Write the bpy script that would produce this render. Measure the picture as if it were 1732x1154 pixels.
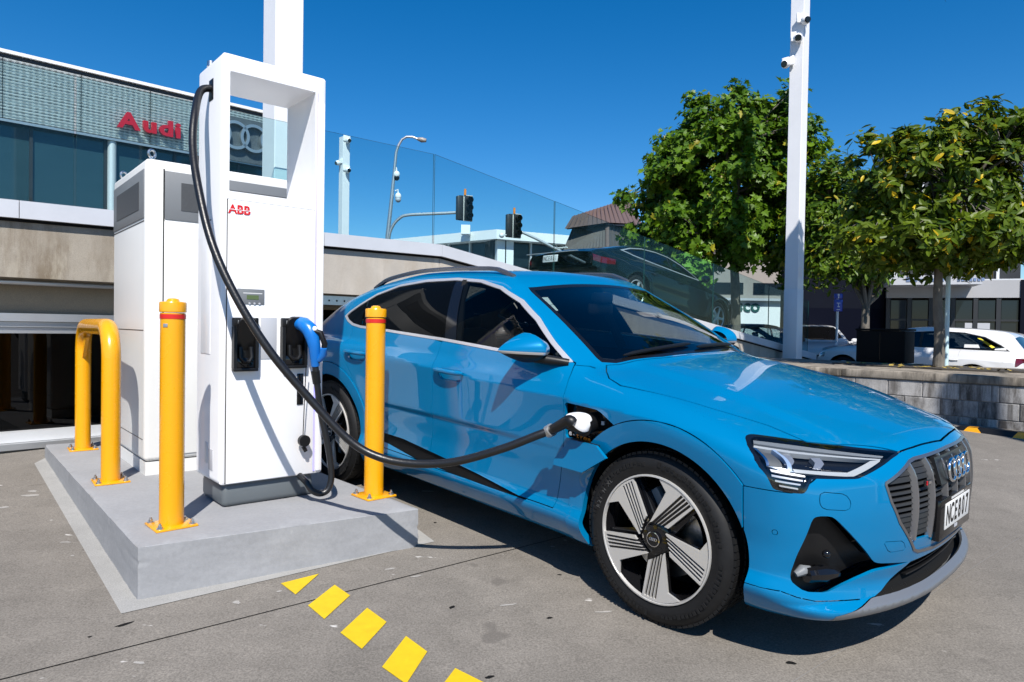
import bpy, bmesh, math, random
import numpy as np
from mathutils import Matrix, Vector

for _o in list(bpy.data.objects):
    bpy.data.objects.remove(_o)
random.seed(7)
RNG = np.random.default_rng(11)
SC = bpy.context.scene
COL = SC.collection
PI = math.pi

# ------------------------------------------------------------------ camera
FOC, CAMH, PITCH, ROLL = 1154.7, 1.45437, -0.0179, 0.01623     # focal length in photo pixels (1732 wide)
_f = Vector((0, math.cos(PITCH), math.sin(PITCH)))
_u = Vector((0, -math.sin(PITCH), math.cos(PITCH)))
_x = Vector((1, 0, 0))
_c, _s = math.cos(ROLL), math.sin(ROLL)
AX, AU, AF = _c * _x + _s * _u, -_s * _x + _c * _u, _f
cam = bpy.data.cameras.new('camera')
cam.sensor_width = 36.0
cam.lens = 36.0 * FOC / 1732.0
cam.clip_start, cam.clip_end = 0.05, 3000
camo = bpy.data.objects.new('camera', cam)
COL.objects.link(camo)
camo.matrix_world = Matrix(((AX.x, AU.x, -AF.x, 0), (AX.y, AU.y, -AF.y, 0), (AX.z, AU.z, -AF.z, CAMH), (0, 0, 0, 1)))
SC.camera = camo

# ------------------------------------------------------------------ sky, sun, exposure
SUN_EL, SUN_AZ = math.radians(49.0), math.radians(7.0)            # azimuth: the sun stands behind the camera, a touch to the right
SUND = Vector((math.sin(SUN_AZ) * math.cos(SUN_EL), -math.cos(SUN_AZ) * math.cos(SUN_EL), math.sin(SUN_EL)))
W = bpy.data.worlds.new('World'); SC.world = W; W.use_nodes = True
_nt = W.node_tree
_sky = _nt.nodes.new('ShaderNodeTexSky')
_sky.sky_type = 'NISHITA'; _sky.sun_disc = False
_sky.sun_elevation = SUN_EL; _sky.sun_rotation = PI - SUN_AZ
_sky.altitude = 300; _sky.air_density = 1.0; _sky.dust_density = 0.15; _sky.ozone_density = 5.0
_bg = _nt.nodes['Background']
_hs = _nt.nodes.new('ShaderNodeHueSaturation'); _hs.inputs['Saturation'].default_value = 1.36; _hs.inputs['Hue'].default_value = 0.501
_nt.links.new(_sky.outputs[0], _hs.inputs['Color']); _nt.links.new(_hs.outputs[0], _bg.inputs[0]); _bg.inputs[1].default_value = 0.092
_sl = bpy.data.lights.new('sun', 'SUN'); _sl.energy = 5.0; _sl.angle = math.radians(0.5); _sl.color = (1, 0.955, 0.89)
_so = bpy.data.objects.new('sun', _sl); COL.objects.link(_so)
_so.rotation_euler = SUND.to_track_quat('Z', 'Y').to_euler(); _so.location = (0, -20, 30)
SC.view_settings.view_transform = 'Standard'; SC.view_settings.look = 'None'
SC.view_settings.exposure = 0.52; SC.view_settings.gamma = 1.0; SC.view_settings.use_curve_mapping = False

# ------------------------------------------------------------------ placing helpers
def ray(px, py):
    return AX * ((px - 866) / FOC) + AU * (-(py - 577) / FOC) + AF
CP = Vector((0, 0, CAMH))
def at_z(px, py, z):
    v = ray(px, py); return CP + v * ((z - CAMH) / v.z)
def at_y(px, py, y):
    v = ray(px, py); return CP + v * (y / v.y)
GX, GY = -0.00506, 0.05193                                        # the car park falls towards the camera
def gz(x, y):                                                     # the street beyond the planter lies lower
    t = min(max(((x - 5.443) * .7278 + (y - 8.262) * .6858 - .9) / 2.2, 0), 1); t = t * t * (3 - 2 * t)
    return (GX * x + GY * min(max(y, -20), 24.0)) * (1 - t) + .25 * t
def on_ground(px, py, up=0.0):
    v = ray(px, py); t = (up - CAMH) / (v.z - GX * v.x - GY * v.y); return CP + v * t
TH = math.radians(43.3)
E1 = Vector((math.cos(TH), math.sin(TH), 0)); EN = Vector((-math.sin(TH), math.cos(TH), 0)); EZ = Vector((0, 0, 1))
A0 = Vector((-4.33, 5.776, 0))
def site(s, d, z):
    return A0 + E1 * s + EN * d + EZ * z
def on_plane(px, py, d):
    v = ray(px, py); t = ((A0 + EN * d - CP).dot(EN)) / v.dot(EN); P = CP + v * t
    return P, (P - A0).dot(E1), P.z
def frame(o, x, y, z):
    return Matrix(((x.x, y.x, z.x, o.x), (x.y, y.y, z.y, o.y), (x.z, y.z, z.z, o.z), (0, 0, 0, 1)))
SITE = frame(A0, E1, EN, EZ)

# ------------------------------------------------------------------ object helpers
def tag(o, label=None, cat=None, group=None, kind=None):
    if label: o['label'] = label
    if cat: o['category'] = cat
    if group: o['group'] = group
    if kind: o['kind'] = kind
    return o
def thing(name, label, cat, M=None, group=None):
    o = bpy.data.objects.new(name, None); COL.objects.link(o); o.empty_display_size = 0.2
    if M is not None: o.matrix_world = M
    return tag(o, label, cat, group)
def link(name, me, parent=None, M=None):
    o = bpy.data.objects.new(name, me); COL.objects.link(o)
    if parent is not None: o.parent = parent
    if M is not None: o.matrix_local = M
    return o
def copy_tree(o, parent=None):
    c = o.copy(); COL.objects.link(c)
    if parent is not None: c.parent = parent
    for ch in list(o.children): copy_tree(ch, c)
    return c
def np_mesh(name, P, F, mat, parent=None, N=None, M=None, smooth=True, kind=None):
    """P (n,3); F (m,3|4) int array"""
    me = bpy.data.meshes.new(name)
    F = np.asarray(F); k = F.shape[1]
    me.vertices.add(len(P)); me.vertices.foreach_set('co', np.asarray(P, np.float32).ravel())
    me.loops.add(F.size); me.loops.foreach_set('vertex_index', F.astype(np.int32).ravel())
    me.polygons.add(len(F)); me.polygons.foreach_set('loop_start', np.arange(0, F.size, k, dtype=np.int32))
    me.polygons.foreach_set('loop_total', np.full(len(F), k, np.int32))
    me.polygons.foreach_set('use_smooth', np.full(len(F), smooth))
    me.update(calc_edges=True); me.validate()
    if N is not None: me.normals_split_custom_set_from_vertices(np.asarray(N, np.float32).tolist())
    if mat: me.materials.append(mat)
    o = link(name, me, parent, M)
    if kind: o['kind'] = kind
    return o

class MB:
    """collects shapes, builds them as ONE mesh object"""
    def __init__(s): s.v = []; s.f = []
    def add(s, v, f, M=None):
        b = len(s.v)
        s.v += [tuple(M @ Vector(p)) if M is not None else tuple(p) for p in v]
        s.f += [[b + i for i in q] for q in f]; return s
    def box(s, x0, x1, y0, y1, z0, z1, bev=0.0, M=None, seg=2):
        if bev <= 0:
            v = [(x, y, z) for z in (z0, z1) for y in (y0, y1) for x in (x0, x1)]
            return s.add(v, [(0, 2, 3, 1), (4, 5, 7, 6), (0, 1, 5, 4), (2, 6, 7, 3), (0, 4, 6, 2), (1, 3, 7, 5)], M)
        bm = bmesh.new(); bmesh.ops.create_cube(bm, size=1)
        for q in bm.verts: q.co = Vector(((x0 + x1) / 2 + q.co.x * (x1 - x0), (y0 + y1) / 2 + q.co.y * (y1 - y0), (z0 + z1) / 2 + q.co.z * (z1 - z0)))
        bmesh.ops.bevel(bm, geom=list(bm.edges), offset=bev, segments=seg, profile=0.5, affect='EDGES')
        bm.verts.index_update()
        s.add([tuple(q.co) for q in bm.verts], [[q.index for q in f.verts] for f in bm.faces], M); bm.free(); return s
    def tube(s, pts, r, n=12, caps=True, M=None):
        pts = [Vector(p) for p in pts]; m = len(pts)
        rs = r if hasattr(r, '__len__') else [r] * m
        up = None; v = []; f = []
        for i, p in enumerate(pts):
            t = (pts[min(i + 1, m - 1)] - pts[max(i - 1, 0)]).normalized()
            if up is None:
                up = Vector((0, 0, 1)) if abs(t.z) < .9 else Vector((1, 0, 0))
            a = (up - t * up.dot(t)).normalized(); b = t.cross(a); up = a
            for k in range(n):
                w = 2 * PI * k / n; v.append(p + (a * math.cos(w) + b * math.sin(w)) * rs[i])
        for i in range(m - 1):
            for k in range(n):
                k2 = (k + 1) % n; f.append((i * n + k, i * n + k2, (i + 1) * n + k2, (i + 1) * n + k))
        if caps: f.append(tuple(range(n))[::-1]); f.append(tuple(range((m - 1) * n, m * n)))
        return s.add(v, f, M)
    def cyl(s, p0, p1, r0, r1=None, n=16, caps=True, M=None):
        return s.tube([p0, p1], [r0, r0 if r1 is None else r1], n, caps, M)
    def lathe(s, prof, n=24, M=None, closed=False):
        """prof [(r,z)] about local z"""
        m = len(prof); v = []; f = []
        for (r, z) in prof:
            for k in range(n):
                w = 2 * PI * k / n; v.append((r * math.cos(w), r * math.sin(w), z))
        for i in range(m if closed else m - 1):
            j = (i + 1) % m
            for k in range(n):
                k2 = (k + 1) % n; f.append((i * n + k, i * n + k2, j * n + k2, j * n + k))
        return s.add(v, f, M)
    def prism(s, poly, z0, z1, M=None):
        n = len(poly); v = [(x, y, z0) for x, y in poly] + [(x, y, z1) for x, y in poly]
        ar = sum(poly[i][0] * poly[(i + 1) % n][1] - poly[(i + 1) % n][0] * poly[i][1] for i in range(n))
        f = [tuple(range(n))[::-1], tuple(range(n, 2 * n))] + [(i, (i + 1) % n, n + (i + 1) % n, n + i) for i in range(n)]
        if ar < 0: f = [q[::-1] for q in f]
        return s.add(v, f, M)
    def sphere(s, c, r, n=16, m=10, sc=(1, 1, 1), M=None, a0=0.0, a1=PI):
        v = []; f = []
        for i in range(m + 1):
            th = a0 + (a1 - a0) * i / m
            for k in range(n):
                w = 2 * PI * k / n; v.append((c[0] + r * sc[0] * math.sin(th) * math.cos(w), c[1] + r * sc[1] * math.sin(th) * math.sin(w), c[2] + r * sc[2] * math.cos(th)))
        for i in range(m):
            for k in range(n):
                k2 = (k + 1) % n; f.append((i * n + k, (i + 1) * n + k, (i + 1) * n + k2, i * n + k2))
        return s.add(v, f, M)
    def build(s, name, mat, parent=None, M=None, sharp=35, kind=None):
        me = bpy.data.meshes.new(name); me.from_pydata(s.v, [], s.f); me.validate()
        if sharp:
            me.polygons.foreach_set('use_smooth', [True] * len(me.polygons)); me.set_sharp_from_angle(angle=math.radians(sharp))
        if mat: me.materials.append(mat)
        o = link(name, me, parent, M)
        if kind: o['kind'] = kind
        return o

_BM = {}
def text_obj(name, txt, size, ext, mat, parent=None, M=None, bold=0.0, align='CENTER', squeeze=1.0, shear=0.0, bevel=0.0):
    cu = bpy.data.curves.new(name, 'FONT'); cu.body = txt; cu.size = size; cu.extrude = ext; cu.offset = bold
    cu.align_x = align; cu.align_y = 'CENTER'; cu.resolution_u = 3; cu.shear = shear; cu.bevel_depth = bevel
    o = bpy.data.objects.new(name, cu); COL.objects.link(o)
    dg = bpy.context.evaluated_depsgraph_get(); me = bpy.data.meshes.new_from_object(o.evaluated_get(dg))
    bpy.data.objects.remove(o); bpy.data.curves.remove(cu)
    if squeeze != 1.0: me.transform(Matrix.Diagonal((squeeze, 1, 1, 1)))
    me.materials.clear(); me.materials.append(mat); me.name = name
    return link(name, me, parent, M)

# ------------------------------------------------------------------ materials
def new_mat(name):
    m = bpy.data.materials.new(name); m.use_nodes = True
    return m, m.node_tree.nodes, m.node_tree.links, m.node_tree.nodes['Principled BSDF']
def mat(name, col, rough=.5, metal=0.0, spec=.5, coat=0.0, coatr=.03, var=0.0, vscale=6.0, bump=0.0, bscale=40.0, emit=None, estr=1.0, stretch=None, rvar=0.0, bdist=0.01):
    m, n, l, b = new_mat(name)
    b.inputs['Base Color'].default_value = (*col, 1); b.inputs['Roughness'].default_value = rough
    b.inputs['Metallic'].default_value = metal; b.inputs['Specular IOR Level'].default_value = spec
    b.inputs['Coat Weight'].default_value = coat; b.inputs['Coat Roughness'].default_value = coatr
    if emit: b.inputs['Emission Color'].default_value = (*emit, 1); b.inputs['Emission Strength'].default_value = estr
    if var or bump or rvar:
        tc = n.new('ShaderNodeTexCoord'); src = tc.outputs['Object']
        if stretch:
            mp = n.new('ShaderNodeMapping'); mp.inputs['Scale'].default_value = stretch; l.new(src, mp.inputs[0]); src = mp.outputs[0]
    if var:
        t = n.new('ShaderNodeTexNoise'); t.inputs['Scale'].default_value = vscale; t.inputs['Detail'].default_value = 6; t.inputs['Roughness'].default_value = .62
        l.new(src, t.inputs['Vector'])
        r = n.new('ShaderNodeMapRange'); r.inputs[1].default_value = .25; r.inputs[2].default_value = .75; r.inputs[3].default_value = 1 - var; r.inputs[4].default_value = 1 + var
        l.new(t.outputs['Fac'], r.inputs[0])
        mx = n.new('ShaderNodeMix'); mx.data_type = 'RGBA'; mx.blend_type = 'MULTIPLY'; mx.inputs[0].default_value = 1
        mx.inputs[6].default_value = (*col, 1); l.new(r.outputs[0], mx.inputs[7]); l.new(mx.outputs[2], b.inputs['Base Color'])
    if rvar:
        t2 = n.new('ShaderNodeTexNoise'); t2.inputs['Scale'].default_value = vscale * 1.7; t2.inputs['Detail'].default_value = 4; l.new(src, t2.inputs['Vector'])
        r2 = n.new('ShaderNodeMapRange'); r2.inputs[3].default_value = max(rough - rvar, .01); r2.inputs[4].default_value = rough + rvar
        l.new(t2.outputs['Fac'], r2.inputs[0]); l.new(r2.outputs[0], b.inputs['Roughness'])
    if bump:
        t = n.new('ShaderNodeTexNoise'); t.inputs['Scale'].default_value = bscale; t.inputs['Detail'].default_value = 4; l.new(src, t.inputs['Vector'])
        bp = n.new('ShaderNodeBump'); bp.inputs['Strength'].default_value = bump; bp.inputs['Distance'].default_value = bdist
        l.new(t.outputs['Fac'], bp.inputs['Height']); l.new(bp.outputs[0], b.inputs['Normal'])
    return m
def glass(name, tint, refl=1.0, rough=0.0, dirt=0.0, dirtcol=(.5, .55, .55), ior=1.5):
    """thin tinted pane: what is behind shows through the tint, the front reflects by Fresnel"""
    m = bpy.data.materials.new(name); m.use_nodes = True; n = m.node_tree.nodes; l = m.node_tree.links
    n.remove(n['Principled BSDF']); out = n['Material Output']
    tr = n.new('ShaderNodeBsdfTransparent'); tr.inputs[0].default_value = (*tint, 1)
    gl = n.new('ShaderNodeBsdfAnisotropic'); gl.inputs['Roughness'].default_value = rough; gl.inputs[0].default_value = (refl, refl, refl, 1)
    f0 = ((ior - 1) / (ior + 1)) ** 2                          # Schlick, the same from both faces of the pane
    lw = n.new('ShaderNodeLayerWeight'); lw.inputs[0].default_value = .5
    pw = n.new('ShaderNodeMath'); pw.operation = 'POWER'; pw.inputs[1].default_value = 5; l.new(lw.outputs['Facing'], pw.inputs[0])
    fr = n.new('ShaderNodeMath'); fr.operation = 'MULTIPLY_ADD'; fr.inputs[1].default_value = 1 - f0; fr.inputs[2].default_value = f0; l.new(pw.outputs[0], fr.inputs[0])
    mx = n.new('ShaderNodeMixShader'); l.new(fr.outputs[0], mx.inputs[0]); l.new(tr.outputs[0], mx.inputs[1]); l.new(gl.outputs[0], mx.inputs[2])
    last = mx
    if dirt:
        df = n.new('ShaderNodeBsdfDiffuse'); df.inputs[0].default_value = (*dirtcol, 1)
        tc = n.new('ShaderNodeTexCoord'); mp = n.new('ShaderNodeMapping'); mp.inputs['Rotation'].default_value = (0, .6, 0); mp.inputs['Scale'].default_value = (1.2, 1, 5)
        t = n.new('ShaderNodeTexNoise'); t.inputs['Scale'].default_value = 2.5; t.inputs['Detail'].default_value = 6
        l.new(tc.outputs['Object'], mp.inputs[0]); l.new(mp.outputs[0], t.inputs['Vector'])
        r = n.new('ShaderNodeMapRange'); r.inputs[1].default_value = .4; r.inputs[2].default_value = .8; r.inputs[3].default_value = dirt * .35; r.inputs[4].default_value = dirt
        l.new(t.outputs['Fac'], r.inputs[0])
        m2 = n.new('ShaderNodeMixShader'); l.new(r.outputs[0], m2.inputs[0]); l.new(mx.outputs[0], m2.inputs[1]); l.new(df.outputs[0], m2.inputs[2]); last = m2
    l.new(last.outputs[0], out.inputs[0]); return m

def concrete(name, col, stain=(.5, .45, .38), streak=0.0, spots=0.0, bump=.25, grain=220.0, marks=0.0, blotch=.12, gamp=1.0, light=None, objvar=0.0):
    m, n, l, b = new_mat(name); b.inputs['Roughness'].default_value = .88; b.inputs['Specular IOR Level'].default_value = .25
    tc = n.new('ShaderNodeTexCoord'); oi_ = n.new('ShaderNodeObjectInfo'); va_ = n.new('ShaderNodeVectorMath'); va_.operation = 'ADD'
    l.new(tc.outputs['Object'], va_.inputs[0]); l.new(oi_.outputs['Location'], va_.inputs[1]); src = va_.outputs[0]
    def noise(sc, det=5, rough=.6, mapscale=None, vec=None):
        v = src if vec is None else vec
        if mapscale:
            mp = n.new('ShaderNodeMapping'); mp.inputs['Scale'].default_value = mapscale; l.new(v, mp.inputs[0]); v = mp.outputs[0]
        t = n.new('ShaderNodeTexNoise'); t.inputs['Scale'].default_value = sc; t.inputs['Detail'].default_value = det; t.inputs['Roughness'].default_value = rough
        l.new(v, t.inputs['Vector']); return t.outputs['Fac']
    def rng(v, a, c, lo, hi):
        r = n.new('ShaderNodeMapRange'); r.inputs[1].default_value = a; r.inputs[2].default_value = c; r.inputs[3].default_value = lo; r.inputs[4].default_value = hi
        l.new(v, r.inputs[0]); return r.outputs[0]
    def mul(cur, fac, colb=None):
        mx = n.new('ShaderNodeMix'); mx.data_type = 'RGBA'
        if colb is None:
            mx.blend_type = 'MULTIPLY'; mx.inputs[0].default_value = 1; l.new(cur, mx.inputs[6]); l.new(fac, mx.inputs[7])
        else:
            l.new(fac, mx.inputs[0]); l.new(cur, mx.inputs[6]); mx.inputs[7].default_value = (*colb, 1)
        return mx.outputs[2]
    c0 = n.new('ShaderNodeRGB'); c0.outputs[0].default_value = (*col, 1); cur = c0.outputs[0]
    cur = mul(cur, rng(noise(.9, 6, .65), .3, .7, 1 - blotch, 1 + blotch))
    cur = mul(cur, rng(noise(6, 5), .3, .7, 1 - blotch * .6, 1 + blotch * .6))
    cur = mul(cur, rng(noise(grain, 3, .7), .25, .75, 1 - .28 * gamp, 1 + .25 * gamp))
    if streak:
        def both(a, b2):
            mm = n.new('ShaderNodeMath'); mm.operation = 'MULTIPLY'; l.new(a, mm.inputs[0]); l.new(b2, mm.inputs[1]); return mm.outputs[0]
        cur = mul(cur, both(rng(noise(1.6, 7, .72, (2.6, 2.6, .55)), .43, .60, 0, streak), rng(noise(.55, 4, .6), .36, .56, .15, 1)), stain)
        cur = mul(cur, both(rng(noise(2.3, 7, .75, (2.8, 2.8, .7)), .52, .64, 0, streak), rng(noise(.8, 4, .6), .40, .66, 0, 1)), light or tuple(min(1, q * 1.45) for q in col))
        cur = mul(cur, both(rng(noise(2.0, 6, .7, (9, 9, .25)), .55, .70, 0, streak), rng(noise(.7, 3, .6), .45, .6, 0, 1)), stain)
    if objvar:
        oi = n.new('ShaderNodeObjectInfo'); cur = mul(cur, rng(oi.outputs['Random'], 0, 1, 1 - objvar, 1 + objvar))
    if spots:
        cur = mul(cur, rng(noise(3.4, 2, .5), .70, .74, 0, spots), (.10, .09, .08))
        cur = mul(cur, rng(noise(5.7, 3, .55, (1, 2.2, 1)), .705, .735, 0, spots * 1.3), (.58, .56, .53))
    if marks:
        cur = mul(cur, rng(noise(2.1, 3, .5, (.35, 5, 1)), .70, .74, 0, marks), (.55, .53, .5))
    l.new(cur, b.inputs['Base Color'])
    bp = n.new('ShaderNodeBump'); bp.inputs['Strength'].default_value = bump; bp.inputs['Distance'].default_value = .004
    l.new(noise(grain * .6, 4, .7), bp.inputs['Height']); l.new(bp.outputs[0], b.inputs['Normal'])
    return m

MT = {}
def setup_mats():
    MT['white_metal'] = mat('white_powder_coat', (.80, .80, .81), .35, coat=.2, var=.02, vscale=3)
    MT['white_gloss'] = mat('white_gloss_plastic', (.82, .82, .83), .22)
    MT['cabinet'] = mat('cabinet_offwhite', (.66, .66, .645), .42, var=.02, vscale=2)
    MT['pole_white'] = mat('pole_white', (.74, .74, .755), .38, var=.04, vscale=2)
    MT['grey_panel'] = mat('mid_grey_panel', (.16, .17, .18), .5, var=.05, vscale=5)
    MT['dark_vent'] = mat('dark_vent', (.055, .058, .062), .6, var=.12, vscale=60)
    MT['plinth_grey'] = mat('plinth_grey', (.105, .12, .13), .42, var=.06, vscale=4)
    MT['panel_grey'] = mat('pale_grey_panel', (.42, .43, .46), .45)
    MT['yellow'] = mat('yellow_powder_coat', (.74, .325, .002), .27, coat=.35, coatr=.06, var=.02, vscale=5, bump=.015, bscale=120, rvar=.04)
    MT['red_band'] = mat('red_reflective_band', (.55, .018, .012), .3)
    MT['black'] = mat('black_plastic', (.006, .006, .0065), .42, spec=.35)
    MT['black_gloss'] = mat('black_gloss', (.006, .006, .007), .07)
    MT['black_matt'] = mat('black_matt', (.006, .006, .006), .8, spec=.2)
    MT['rubber'] = mat('cable_rubber', (.008, .008, .009), .36, bump=.1, bscale=90)
    MT['cladding'] = mat('black_cladding', (.004, .004, .0042), .55, spec=.15)
    MT['tyre'] = mat('tyre_rubber', (.0085, .0085, .009), .6, var=.25, vscale=25, spec=.3)
    MT['steel'] = mat('galvanised_steel', (.55, .56, .57), .32, metal=1, var=.12, vscale=30)
    MT['chrome'] = mat('chrome', (.78, .78, .79), .09, metal=1)
    MT['satin'] = mat('satin_aluminium', (.60, .59, .60), .36, metal=.6)
    MT['alu'] = mat('anodised_aluminium', (.52, .53, .54), .42, metal=.85, var=.05)
    MT['alu_light'] = mat('pale_aluminium', (.62, .63, .64), .45, metal=.3, var=.06, vscale=3)
    MT['coping'] = mat('painted_coping', (.56, .57, .60), .4, metal=.1, var=.07, vscale=2.5)
    MT['dark_frame'] = mat('dark_window_frame', (.02, .021, .023), .45)
    MT['red_sign'] = mat('red_sign_acrylic', (.50, .006, .018), .35)
    MT['red_print'] = mat('red_print', (.62, .012, .015), .4)
    MT['blue_plastic'] = mat('blue_connector_plastic', (.006, .14, .48), .3)
    MT['sign_blue'] = mat('blue_sign', (.012, .05, .36), .45)
    MT['white_print'] = mat('white_print', (.62, .62, .61), .5)
    MT['orange'] = mat('orange_print', (.75, .23, .02), .45)
    MT['lcd'] = mat('lcd_green', (.09, .13, .05), .25)
    MT['led'] = mat('led_strip', (.35, .33, .75), .35, emit=(.28, .25, 1.0), estr=.7)
    MT['navy_wall'] = mat('navy_wall', (.0025, .004, .010), .7, spec=.1, var=.15, vscale=1.5)
    MT['soil'] = mat('soil', (.05, .042, .033), .95, var=.4, vscale=8, bump=.5, bscale=30)
    MT['bark'] = mat('bark', (.13, .115, .095), .9, var=.45, vscale=9, bump=.6, bscale=22, stretch=(1, 1, .5))
    MT['paint_yellow'] = mat('road_paint_yellow', (.60, .41, .003), .6, var=.10, vscale=18, bump=.25, bscale=250, bdist=.003)
    MT['paint_grey'] = concrete('grey_floor_paint', (.285, .28, .268), spots=.25, bump=.2, blotch=.12)
    MT['plat'] = concrete('painted_plinth_concrete', (.265, .268, .277), spots=.12, bump=.35, grain=45, blotch=.08, gamp=.3)
    MT['ground'] = concrete('car_park_asphalt_concrete', (.174, .158, .138), spots=.6, marks=.0, bump=.5, grain=120, blotch=.15, gamp=1.7)
    MT['street'] = mat('street_asphalt', (.075, .073, .07), .9, var=.2, vscale=2)
    MT['wall_conc'] = concrete('stained_concrete', (.32, .285, .235), stain=(.13, .09, .05), streak=.9, light=(.46, .42, .34), bump=.2, blotch=.10)
    MT['wall_conc2'] = concrete('ramp_wall_concrete', (.43, .39, .34), stain=(.36, .29, .21), streak=.4, bump=.2, blotch=.08)
    MT['block'] = concrete('blockwork', (.29, .28, .268), stain=(.07, .062, .055), streak=1.0, light=(.42, .41, .40), bump=.6, grain=110, blotch=.28, objvar=.16)
    MT['mortar'] = concrete('mortar', (.20, .19, .18), bump=.4)
    MT['cap'] = concrete('planter_cap', (.27, .235, .19), stain=(.06, .052, .042), streak=.95, spots=.3, bump=.6, blotch=.28)
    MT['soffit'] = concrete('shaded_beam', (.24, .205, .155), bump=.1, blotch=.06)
    MT['garage_glass'] = glass('garage_window_glass', (.02, .022, .025), .38, ior=1.6)
    MT['office_glass'] = mat('dark_office_glass', (.008, .014, .02), .03, spec=.4)
    MT['showroom_glass'] = mat('showroom_glass', (.022, .05, .062), .04, spec=.6)
    MT['rail_glass'] = glass('balustrade_glass', (.82, .935, .945), .28, dirt=.02, dirtcol=(.10, .25, .30))
    MT['glass_edge'] = mat('glass_edge', (.02, .07, .07), .2)
    MT['screen'] = mat('pv_screen', (.02, .03, .02), .15)
setup_mats()

# ================================================================== SETTING
def sheet(name, pts, m, parent=None, label=None):
    me = bpy.data.meshes.new(name); me.from_pydata([tuple(p) for p in pts], [], [list(range(len(pts)))]); me.materials.append(m)
    o = link(name, me, parent)
    if label: o['label'] = label
    return o
# ground: one sheet, sloping gently up and away, level beyond 24 m, out to the horizon
xs = [-900, -300, -100, -50] + [-30 + 2 * i for i in range(31)] + [50, 100, 300, 900]
ys = [-300, -100, -40] + [-20 + 2 * i for i in range(23)] + [40, 80, 200, 500, 1200]
P = np.array([(x, y, gz(x, y)) for y in ys for x in xs]); nx = len(xs)
Fq = np.array([(j * nx + i, j * nx + i + 1, (j + 1) * nx + i + 1, (j + 1) * nx + i) for j in range(len(ys) - 1) for i in range(nx - 1)])
ground = np_mesh('ground', P, Fq, MT['ground'], smooth=False); ground['kind'] = 'structure'
def gp(px, py, up): return on_ground(px, py, up)
def gquad(name, pix, up, m, label=None):
    return sheet(name, [gp(a, b, up) for a, b in pix], m, ground, label)
for pix in ([(475, 986.6), (500, 1005.5), (539.7, 970.4)], [(521, 1024), (548.5, 1047), (592, 1007), (566, 989)],
            [(575.7, 1070), (612, 1097.6), (654, 1052), (621, 1028)], [(646, 1128), (687, 1157), (722.7, 1102), (686.7, 1075.7)],
            [(738, 1172), (790, 1216), (830, 1160), (770, 1130)]):
    gquad('floor_marking', pix, .004, MT['paint_yellow'])
gquad('painted_margin', [(205, 1038), (735, 916), (708, 896), (250, 985), (95, 765), (58, 784)], .003, MT['paint_grey'])
def strip(name, a, b, w, up, m):
    A, B = gp(*a, up), gp(*b, up); d = (B - A).normalized(); s = Vector((-d.y, d.x, 0)) * w / 2
    return sheet(name, [A - s, B - s, B + s, A + s], m, ground)
strip('saw_cut_joint', (-160, 1190), (1010, 893), .007, .0025, MT['black_matt'])
strip('saw_cut_joint', (1732, 905), (1330, 1160), .004, .0025, MT['mortar'])
def splat(px, py, r, m, name, asp=1.0, ang=0.0):
    c = gp(px, py, .002); pts = []
    for k in range(11):
        w = 2 * PI * k / 11; rr = r * (.65 + .6 * random.random())
        u, v = rr * math.cos(w) * asp, rr * math.sin(w); pts.append((c.x + u * math.cos(ang) - v * math.sin(ang), c.y + u * math.sin(ang) + v * math.cos(ang)))
    return sheet(name, [(x, y, gz(x, y) + .0022) for x, y in pts], m, ground)
for px, py, r, a, g in ((736, 884, .012, 1, 0), (152, 1077, .008, 1, 0), (210, 1056, .012, 3, .8), (1338, 1121, .012, 2, 0), (765, 1027, .01, 2, 1), (930, 1045, .008, 2, .4), (828, 1145, .009, 2, .3), (946, 972, .008, 1.6, 0)):
    splat(px, py, r, MT['black_matt'], 'stain', a, g)
SCUFF = concrete('scuff', (.30, .285, .265), bump=.2)
for px, py, r, a, g in ((55, 831, .02, 1.7, 0), (52, 838, .03, 2.2, .3), (7, 858, .02, 1.3, 0), (235, 1121, .012, 2.6, -.2), (400, 1019, .016, 1.6, -.4), (110, 917, .012, 2.5, 0), (123, 940, .01, 1, 0), (660, 962, .01, 2.5, .4), (472, 1000, .01, 1.5, .4), (702, 975, .008, 4, .4), (860, 1023, .008, 5, .3), (1020, 1035, .008, 5, .2)):
    splat(px, py, r, SCUFF, 'scuff', a, g)
# street beyond the planter
street = sheet('street', [(3.5, 19, 0), (60, 9, 0), (90, 70, 0), (-60, 70, 0), (-14, 32, 0)], MT['street'])
for v in street.data.vertices: v.co.z = gz(v.co.x, v.co.y) + .006
street['kind'] = 'structure'

# ------------------------------------------------------------------ concrete plinth under the charger
ZT = 0.42186
pA, pB, pC = at_z(232, 925, ZT), at_z(709, 860, ZT), at_z(75, 752, ZT)
pC = pA + (pC - pA) * 1.0
pD = pC + (pB - pA) * .95
bm = bmesh.new()
top = [bm.verts.new((p.x, p.y, ZT)) for p in (pA, pB, pD, pC)]
bot = [bm.verts.new((p.x, p.y, gz(p.x, p.y) - .05)) for p in (pA, pB, pD, pC)]
bm.faces.new(top)
for i in range(4): bm.faces.new((top[i], bot[i], bot[(i + 1) % 4], top[(i + 1) % 4]))
bmesh.ops.recalc_face_normals(bm, faces=bm.faces[:])
ed = [e for e in bm.edges if any(v in top for v in e.verts)]
bmesh.ops.subdivide_edges(bm, edges=bm.edges[:], cuts=44, use_grid_fill=True)
from mathutils import noise as _mn
bm.normal_update()
for v in bm.verts:                                             # hand-finished concrete: uneven faces, slightly chipped arrises
    q = v.co * 9; sharp = max((e.calc_face_angle(0) for e in v.link_edges if len(e.link_faces) == 2), default=0) > .5
    v.co += v.normal * (.0022 * _mn.noise(q) + .0016 * _mn.noise(q * 3.1)) - v.normal * ((.005 + max(0, _mn.noise(q * 2.3) - .25) * .03) if sharp else 0)
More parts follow.
